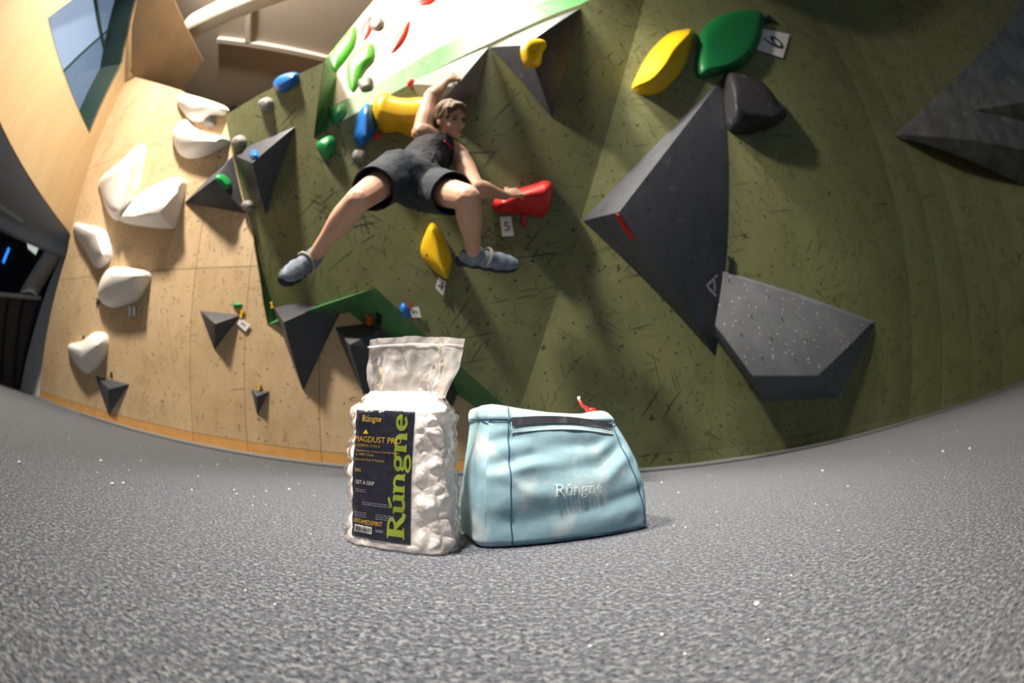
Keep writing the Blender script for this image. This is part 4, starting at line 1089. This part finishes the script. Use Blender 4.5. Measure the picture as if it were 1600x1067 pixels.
# ------------------------------------------------------------------ chalk crumbs, mat border
bm = bmesh.new(); rs = random.Random(21)
def crumb(x, y, r):
    m_ = Matrix.Translation((x, y, r*.45)) @ Matrix.Rotation(rs.uniform(0, 6), 4, 'Z') @ Matrix.Diagonal((rs.uniform(.7, 1.5), rs.uniform(.6, 1), rs.uniform(.5, .8), 1))
    bmesh.ops.create_icosphere(bm, subdivisions=1, radius=r, matrix=m_)
for px_, py_, r in ((1182, 945, .0035), (1034, 992, .0016), (922, 1010, .0016), (1070, 1022, .0014), (880, 905, .0015), (950, 918, .0014), (890, 824, .0026), (898, 838, .0018), (430, 945, .0016), (486, 835, .0022), (452, 765, .004), (416, 768, .003), (366, 766, .003), (370, 772, .003), (395, 790, .002), (1285, 736, .005), (1034, 754, .0035), (1473, 706, .005), (1515, 702, .005), (220, 721, .005), (158, 721, .005), (176, 757, .004), (193, 756, .004), (310, 745, .004), (30, 725, .006), (1325, 760, .003), (1120, 800, .002), (1060, 770, .003), (340, 727, .005), (300, 766, .003), (1236, 900, .0015), (1200, 1000, .001), (640, 950, .0012), (560, 915, .0014)):
    p = FLOOR.at(px_, py_); crumb(p.x, p.y, r)
for k in range(90):
    a_ = rs.uniform(-1.2, 1.2); d = rs.uniform(.35, 2.2)
    if -.28 < math.sin(a_)*d < .30 and .54 < math.cos(a_)*d < .92: continue
    crumb(math.sin(a_)*d, math.cos(a_)*d, rs.uniform(.0006, .0014)*(1+d*.6))
cr = from_bm('chalk_crumbs', bm, CHALK); tag(cr, 'white chalk crumbs scattered over the grey carpeted mat', 'chalk', kind='stuff')
# carpet flap along the wall foot
def strip3(name, pa, pb, w0, w1, z, mat):
    d = (pb-pa).normalized(); n = Vector((d.y, -d.x, 0)); 
    if n.y > 0: n = -n
    return structure(slab(name, [pa+n*w0+Vector((0, 0, z)), pb+n*w0+Vector((0, 0, z)), pb+n*w1+Vector((0, 0, z)), pa+n*w1+Vector((0, 0, z))], Vector((0, 0, 1)), z-.0005, mat))
for i in range(len(BEND)-1):
    q0, q1 = Vector((*BEND[i], 0)), Vector((*BEND[i+1], 0))
    strip3('trim_9', q0, q1, .0, .12, .020, CARPET_EDGE); strip3('trim_10', q0, q1, .121, .127, .007, GAP)
strip3('trim_11', bL, bR, .0, .12, .018, CARPET_EDGE); strip3('trim_12', bL+(bR-bL)*.25, bR, .121, .125, .006, GAP)

# ------------------------------------------------------------------ the climber
def on_ray(x, y, parent, length, near):
    """point on the pixel's ray at a bone's length from its parent joint"""
    d = ray(x, y).normalized(); q = parent-CAMP; tm = q.dot(d); h2 = (q-d*tm).length_squared; r2 = length*length-h2
    if r2 <= 0: return CAMP+d*tm
    return CAMP + d*(tm - math.sqrt(r2) if near else tm + math.sqrt(r2))
def depth(p): return (p-PC.o).dot(PC.n)
J = {}
J['pelvis'] = PC.at(643, 280, .46)
J['chest'] = on_ray(677, 236, J['pelvis'], .27, False)
J['neck'] = on_ray(689, 217, J['pelvis'], .41, False)
J['head'] = on_ray(704, 187, J['neck'], .165, True)
J['sl'] = on_ray(660, 207, J['neck'], .165, True); J['sr'] = on_ray(716, 243, J['neck'], .165, True)
J['el'] = on_ray(672, 152, J['sl'], .25, False); J['wl'] = PC.at(697, 127, .20)
J['er'] = on_ray(745, 293, J['sr'], .26, True); J['wr'] = PC.at(789, 306, .20)
J['hl'] = on_ray(618, 272, J['pelvis'], .10, True); J['hr'] = on_ray(672, 296, J['pelvis'], .10, True)
J['kl'] = on_ray(560, 312, J['hl'], .37, True); J['kr'] = on_ray(730, 308, J['hr'], .36, True)
J['al'] = on_ray(489, 403, J['kl'], .40, False); J['ar'] = on_ray(741, 399, J['kr'], .40, False)
J['tl'] = on_ray(446, 432, J['al'], .19, True); J['tr'] = on_ray(806, 412, J['ar'], .21, False)
def ball(bm, c, r, m_=None, sub=3):
    r = r if isinstance(r, (tuple, list)) else (r, r, r)
    bmesh.ops.create_icosphere(bm, subdivisions=sub, radius=1, matrix=Matrix.Translation(c) @ (m_.to_4x4() if m_ else Matrix()) @ Matrix.Diagonal((*r, 1)))
def bone(bm, a_, b_, r0, r1, n=6, bulge=None):
    """tapered limb with an optional muscle bulge (position, extra)"""
    a_, b_ = Vector(a_), Vector(b_); ball(bm, a_, r0, sub=2); ball(bm, b_, r1, sub=2)
    pts = []; rr = []
    for i in range(n*2+1):
        t = i/(n*2); pts.append(a_.lerp(b_, t)); r = r0+(r1-r0)*t
        if bulge: r += bulge[1]*math.exp(-((t-bulge[0])/.22)**2)
        rr.append(r)
    tube_bm(pts, rr, 16, bm)
def remeshed(name, bm, vox, mat, parent=None, it=6, fac=.5):
    bmesh.ops.recalc_face_normals(bm, faces=bm.faces)
    me = bpy.data.meshes.new('tmp'); bm.to_mesh(me); bm.free(); o = bpy.data.objects.new('tmp', me); COL.objects.link(o)
    m_ = o.modifiers.new('r', 'REMESH'); m_.mode = 'VOXEL'; m_.voxel_size = vox
    s_ = o.modifiers.new('s', 'SMOOTH'); s_.iterations = it; s_.factor = fac
    dg = bpy.context.evaluated_depsgraph_get(); out = bpy.data.meshes.new_from_object(o.evaluated_get(dg)); out.name = name
    bpy.data.objects.remove(o); bpy.data.meshes.remove(me)
    for p in out.polygons: p.use_smooth = True
    return link_mesh(name, out, mat, parent)
sk = M('skin', (.60, .36, .255), .5, .4); sk.vary(10, (.56, .30, .21), .4, .7, .6).b.inputs['Subsurface Weight'].default_value = 0.0
SKIN = sk.m
body = bmesh.new()
tocam = (CAMP-J['chest']).normalized(); upt = (J['neck']-J['pelvis']).normalized(); side = (J['sr']-J['sl']).normalized(); fwd = side.cross(upt).normalized()
if fwd.dot(tocam) < 0: fwd = -fwd
# torso
bone(body, J['pelvis'], J['chest'], .098, .100); bone(body, J['hl'], J['hr'], .090, .090)
bone(body, J['chest'], J['neck']-upt*.10, .100, .068); bone(body, J['sl'], J['sr'], .055, .055); bone(body, J['neck']-upt*.06, J['neck'].lerp(J['head'], .75), .048, .043)
# arms
bone(body, J['sl'], J['el'], .050, .037, bulge=(.4, .006)); bone(body, J['el'], J['wl'], .038, .025, bulge=(.25, .008))
bone(body, J['sr'], J['er'], .050, .037, bulge=(.4, .006)); bone(body, J['er'], J['wr'], .038, .025, bulge=(.25, .008))
# legs
bone(body, J['hl'], J['kl'], .078, .048); bone(body, J['kl'], J['al'], .046, .030, bulge=(.3, .010))
bone(body, J['hr'], J['kr'], .078, .048); bone(body, J['kr'], J['ar'], .046, .030, bulge=(.3, .010))
bone(body, J['al'], J['al'].lerp(J['tl'], .15), .030, .026); bone(body, J['ar'], J['ar'].lerp(J['tr'], .15), .030, .026)
# hands: palm plus five bent fingers
def hand(bm, wrist, target, grip, thumb_side, L=.17):
    d = (target-wrist).normalized(); n = (grip - d*grip.dot(d)).normalized(); s_ = d.cross(n).normalized()*thumb_side
    pal = wrist + d*.045; ball(bm, pal, (.040, .036, .014), frame_rot(d, s_, n), 2); ball(bm, wrist+d*.01, (.03, .026, .02), frame_rot(d, s_, n), 2)
    for i, (off, ln) in enumerate(((.028, .075), (.010, .085), (-.009, .080), (-.027, .062))):
        b0 = wrist + d*.075 + s_*off; b1 = b0 + (d*.9+n*.35)*ln*.42; b2 = b1 + (d*.45+n*.85)*ln*.33; b3 = b2 + (d*.05+n*1.0)*ln*.28
        for p, q, r0, r1 in ((b0-d*.02, b1, .0095, .0088), (b1, b2, .0088, .008), (b2, b3, .008, .0068)): bone(bm, p, q, r0, r1, 2)
    t0 = wrist + d*.025 + s_*.022; t1 = t0 + (d*.55+s_*.75+n*.15)*.038; t2 = t1 + (d*.8+s_*.25+n*.45)*.032
    bone(bm, t0, t1, .012, .010, 2); bone(bm, t1, t2, .010, .008, 2)
tgl = PC.at(722, 113, .15); tgr = PC.at(816, 296, .17)
hand(body, J['wl'], tgl, -PC.n, 1); hand(body, J['wr'], tgr, -PC.n + Vector((0, 0, -.6)), 1)
# head: facing right, down and a little towards the viewer
hv = J['head']; hup = (ray(705.5, 160)-ray(699.5, 213)).normalized()
camright = Vector((1, 0, 0)); tc_ = (CAMP-hv).normalized()
hf = (camright*.68 + tc_*.70 - Vector((0, 0, 1))*.05); hf = (hf-hup*hf.dot(hup)).normalized(); hs = hf.cross(hup).normalized()
HS = .85
HR = frame_rot(hs, hf, hup)       # columns: side, forward, up
def hp(x, y, z): return hv + (hs*x + hf*y + hup*z)*HS
def hb(c, r, sub=3): ball(body, hp(*c), tuple(v*HS for v in r), HR, sub)
hb((0, -.012, .022), (.074, .092, .088)); hb((0, .022, -.030), (.060, .066, .070)); hb((0, .046, -.078), (.034, .034, .026)); hb((0, .075, .030), (.048, .016, .014), 2)
hb((0, .088, -.022), (.011, .016, .022), 2); hb((0, .100, -.034), (.0125, .014, .010), 2); hb((0, .084, .0), (.008, .012, .02), 2)
for sg in (-1, 1):
    hb((sg*.034, .066, -.028), (.022, .018, .018), 2); hb((sg*.072, -.008, -.010), (.010, .021, .030), 2); hb((sg*.008, .098, -.036), (.008, .008, .007), 2)
hb((0, .082, -.058), (.020, .010, .0055), 2); hb((0, .080, -.067), (.018, .010, .0055), 2)
person = remeshed('person', body, .0042, SKIN, None, 5, .5)
tag(person, 'climber in dark tank top and shorts swinging with legs spread', 'person')
# face details
EYE = plain('eye_dark', (.02, .014, .012), .3); BROWM = M('hair_brown', (.115, .066, .034), .6, .4).vary(60, (.20, .125, .065), .45, .7, .8, (1, 1, .3)).m; LIP = plain('lips', (.45, .17, .13), .5)
def hpart(name, shapes, mat, sub=2):
    bm = bmesh.new()
    for c, r in shapes: ball(bm, hp(*c), tuple(v*HS for v in r), HR, sub)
    return from_bm(name, bm, mat, person, True)
for sg in (-1, 1):
    hpart('eye', [((sg*.031, .0755, .004), (.013, .010, .0052))], EYE); hpart('eyebrow', [((sg*.033, .084, .021), (.020, .007, .0042))], BROWM)
hpart('mouth', [((0, .0905, -.0625), (.017, .005, .0022))], LIP)
hair = bmesh.new()
for c, r in (((0, -.024, .046), (.082, .090, .082)), ((0, -.058, .005), (.072, .055, .070)), ((-.060, -.022, .018), (.024, .046, .040)), ((.060, -.022, .018), (.024, .046, .040)), ((.034, .046, .072), (.040, .032, .020)), ((-.034, .046, .072), (.040, .032, .020)), ((0, .036, .090), (.056, .044, .022)), ((-.056, .030, .056), (.020, .034, .030)), ((.056, .030, .056), (.020, .034, .030)), ((.064, .046, .030), (.009, .018, .034)), ((-.066, .020, .018), (.010, .016, .034)), ((0, -.086, -.030), (.050, .022, .034))):
    ball(hair, hp(*c), tuple(v*HS for v in r), HR, 3)
hr_ = remeshed('hair', hair, .006, BROWM, person, 3, .5); hr_['label'] = 'short brown hair'
for v in hr_.data.vertices:
    q = HR.transposed() @ (v.co-hv); a_ = math.atan2(q.x, q.y)
    v.co = v.co + v.normal*(.005*noise.noise(Vector((a_*7, q.z*18, 1.5))) + .004*noise.noise(Vector((a_*17, q.z*25, 7))))
# clothes: loose tubes round the body, open at neck, arms, waist and legs
def loft(bm, rings, seg=36, wr=0.0, seed=0.0, close=False):
    """rings: (centre, axis a, axis b) ellipses"""
    rows = []
    for j, (c, a_, b_) in enumerate(rings):
        row = []
        for i in range(seg):
            t = 2*PI*i/seg; p = c + a_*math.cos(t) + b_*math.sin(t)
            k = wr*(noise.noise(p*14+Vector((seed, 0, 0))) + .5*noise.noise(p*34)); row.append(bm.verts.new(p + (p-c).normalized()*k))
        rows.append(row)
    for r0, r1 in zip(rows, rows[1:]):
        for i in range(seg): bm.faces.new([r0[i], r0[(i+1) % seg], r1[(i+1) % seg], r1[i]])
    return rows
def along(pts, n):
    """even points on a polyline"""
    ls = [(b_-a_).length for a_, b_ in zip(pts, pts[1:])]; tot = sum(ls); out = []
    for i in range(n+1):
        d = tot*i/n
        for k, l in enumerate(ls):
            if d <= l+1e-9 or k == len(ls)-1: out.append(pts[k].lerp(pts[k+1], min(1, d/l))); break
            d -= l
    return out
def mk_cloth(name, col):
    m = M(name, col, .8, .25); m.vary(12, tuple(c*1.9 for c in col), .45, .75, .6, detail=5).bump(40, .35, .006, 4); return m.m
TANK = mk_cloth('tank_black', (.022, .024, .030)); SHORT = mk_cloth('shorts_charcoal', (.026, .032, .042))
# shorts: pelvis ring to two wide legs, joined by remeshing a solid then hollowed
bm = bmesh.new()
wa = J['pelvis'].lerp(J['chest'], .35)
bone(bm, wa, J['pelvis'], .112, .122); bone(bm, J['hl'], J['hr'], .108, .108)
for h, k, f_ in (('hl', 'kl', .66), ('hr', 'kr', .66)):
    e_ = J[h].lerp(J[k], f_); bone(bm, J[h], e_, .100, .086, 6)
so_ = remeshed('shorts', bm, .008, SHORT, person, 4, .5)
me = so_.data
for v in me.vertices:
    p = v.co; nn = v.normal; v.co = p + nn*(.006*noise.noise(p*16) + .004*abs(noise.noise(p*38)))
# cut the leg ends flat and leave them open
bm = bmesh.new(); bm.from_mesh(me)
for h, k, f_ in (('hl', 'kl', .66), ('hr', 'kr', .66)):
    e_ = J[h].lerp(J[k], f_); d = (J[k]-J[h]).normalized()
    far_v = [g for g in list(bm.verts)+list(bm.edges)+list(bm.faces) if True]
    region = [v for v in bm.verts if (v.co-e_).length < .17]
    geom = set(region)
    for v in region: geom.update(v.link_edges); geom.update(v.link_faces)
    bmesh.ops.bisect_plane(bm, geom=list(geom), plane_co=e_, plane_no=d, clear_outer=True)
bm.to_mesh(me); bm.free()
sm = so_.modifiers.new('thick', 'SOLIDIFY'); sm.thickness = .004; sm.offset = 1
so_['label'] = 'charcoal shorts'
# tank top
bm = bmesh.new()
bone(bm, J['pelvis'].lerp(J['chest'], .10), J['chest'], .118, .112); bone(bm, J['chest'], J['neck']-upt*.115, .112, .078)
bone(bm, J['sl'].lerp(J['neck'], .35)-upt*.030, J['sr'].lerp(J['neck'], .35)-upt*.030, .054, .054)
to_ = remeshed('tank_top', bm, .008, TANK, person, 4, .5)
for v in to_.data.vertices:
    p = v.co; v.co = p + v.normal*(.007*noise.noise(p*15+Vector((4, 0, 0))) + .005*abs(noise.noise(p*36)))
to_['label'] = 'black sleeveless top'
# red print at the neckline and drawstring on the shorts
def on_obj(ob, x, y, off):
    ok, p, n, i = ob.ray_cast(CAMP, ray(x, y).normalized())
    return (p if ok else J['neck']) - ray(x, y).normalized()*off
bpy.context.view_layer.update()
npts = [on_obj(to_, x, y, .003) for x, y in ((694, 220), (698, 224), (702, 228), (706, 232))]
o = from_bm('neck_print', tube_bm(npts, .007, 6), plain('print_red', (.45, .03, .06), .6), to_)
o = from_bm('drawstring', tube_bm([J['pelvis']+upt*.085+fwd*.125, J['pelvis']+upt*.06+fwd*.135+side*.01, J['pelvis']+upt*.02+fwd*.135+side*.015], .004, 6), TANK, so_)
# climbing shoes
SH1 = M('shoe_blue_grey', (.16, .20, .26), .6, .3).vary(16, (.42, .42, .43), .5, .8, .6, detail=5).m; RUB = plain('shoe_rubber', (.018, .02, .026), .6, .4); STR = plain('shoe_strap', (.30, .29, .25), .6); PULL = plain('pull_tab_yellow', (.75, .38, .02), .5)
def shoe(ank, toe, up_hint, name='climbing_shoe'):
    d = (toe-ank); fl_ = d.length; d.normalize(); u = (up_hint-d*up_hint.dot(d)).normalized(); s_ = d.cross(u)
    heel = ank - d*.045 - u*.035; tip = toe
    bm = bmesh.new(); ln = (tip-heel).length; ax = (tip-heel).normalized(); R_ = frame_rot(ax, s_, u)
    for t, r in ((.05, (.034, .030, .034)), (.22, (.045, .038, .046)), (.45, (.058, .042, .046)), (.66, (.055, .046, .038)), (.83, (.045, .041, .030)), (.95, (.028, .030, .022))): ball(bm, heel+ax*ln*t + u*(.016*(1-t)), r, R_, 2)
    bone(bm, heel+ax*.045+u*.01, ank+u*.018, .042, .040, 3)
    up_ = remeshed(name, bm, .006, SH1, person, 3, .5); up_['label'] = 'blue grey climbing shoe'
    bm = bmesh.new()
    for t, r in ((.04, (.038, .033, .024)), (.25, (.050, .040, .020)), (.48, (.058, .044, .020)), (.68, (.058, .050, .022)), (.85, (.048, .046, .026)), (.965, (.031, .035, .026))): ball(bm, heel+ax*ln*t - u*.024, r, R_, 2)
    so2 = remeshed('sole', bm, .006, RUB, up_, 3, .5)
    c = heel+ax*ln*.40+u*.016; pts = [c + (s_*math.cos(t)*.047 + u*(math.sin(t)*.046)) + ax*.01*math.sin(t) for t in [PI*i/12 for i in range(13)]]
    from_bm('strap', tube_bm(pts, .007, 6), STR, up_, True)
    pl = heel + u*.05 - ax*.005; from_bm('pull_tab', tube_bm([pl, pl-ax*.014+u*.012, pl-ax*.012-u*.01], .004, 6), RUB, up_, True)
    return up_, heel, ax, u
su, heel, ax, u_ = shoe(J['ar'], J['tr'], (J['kr']-J['ar']).normalized())
from_bm('heel_loop', tube_bm([heel-ax*.008+u_*.02, heel-ax*.022+u_*.012, heel-ax*.012+u_*.002], .005, 6), PULL, su, True)
shoe(J['al'], J['tl'], (J['kl']-J['al']).normalized())
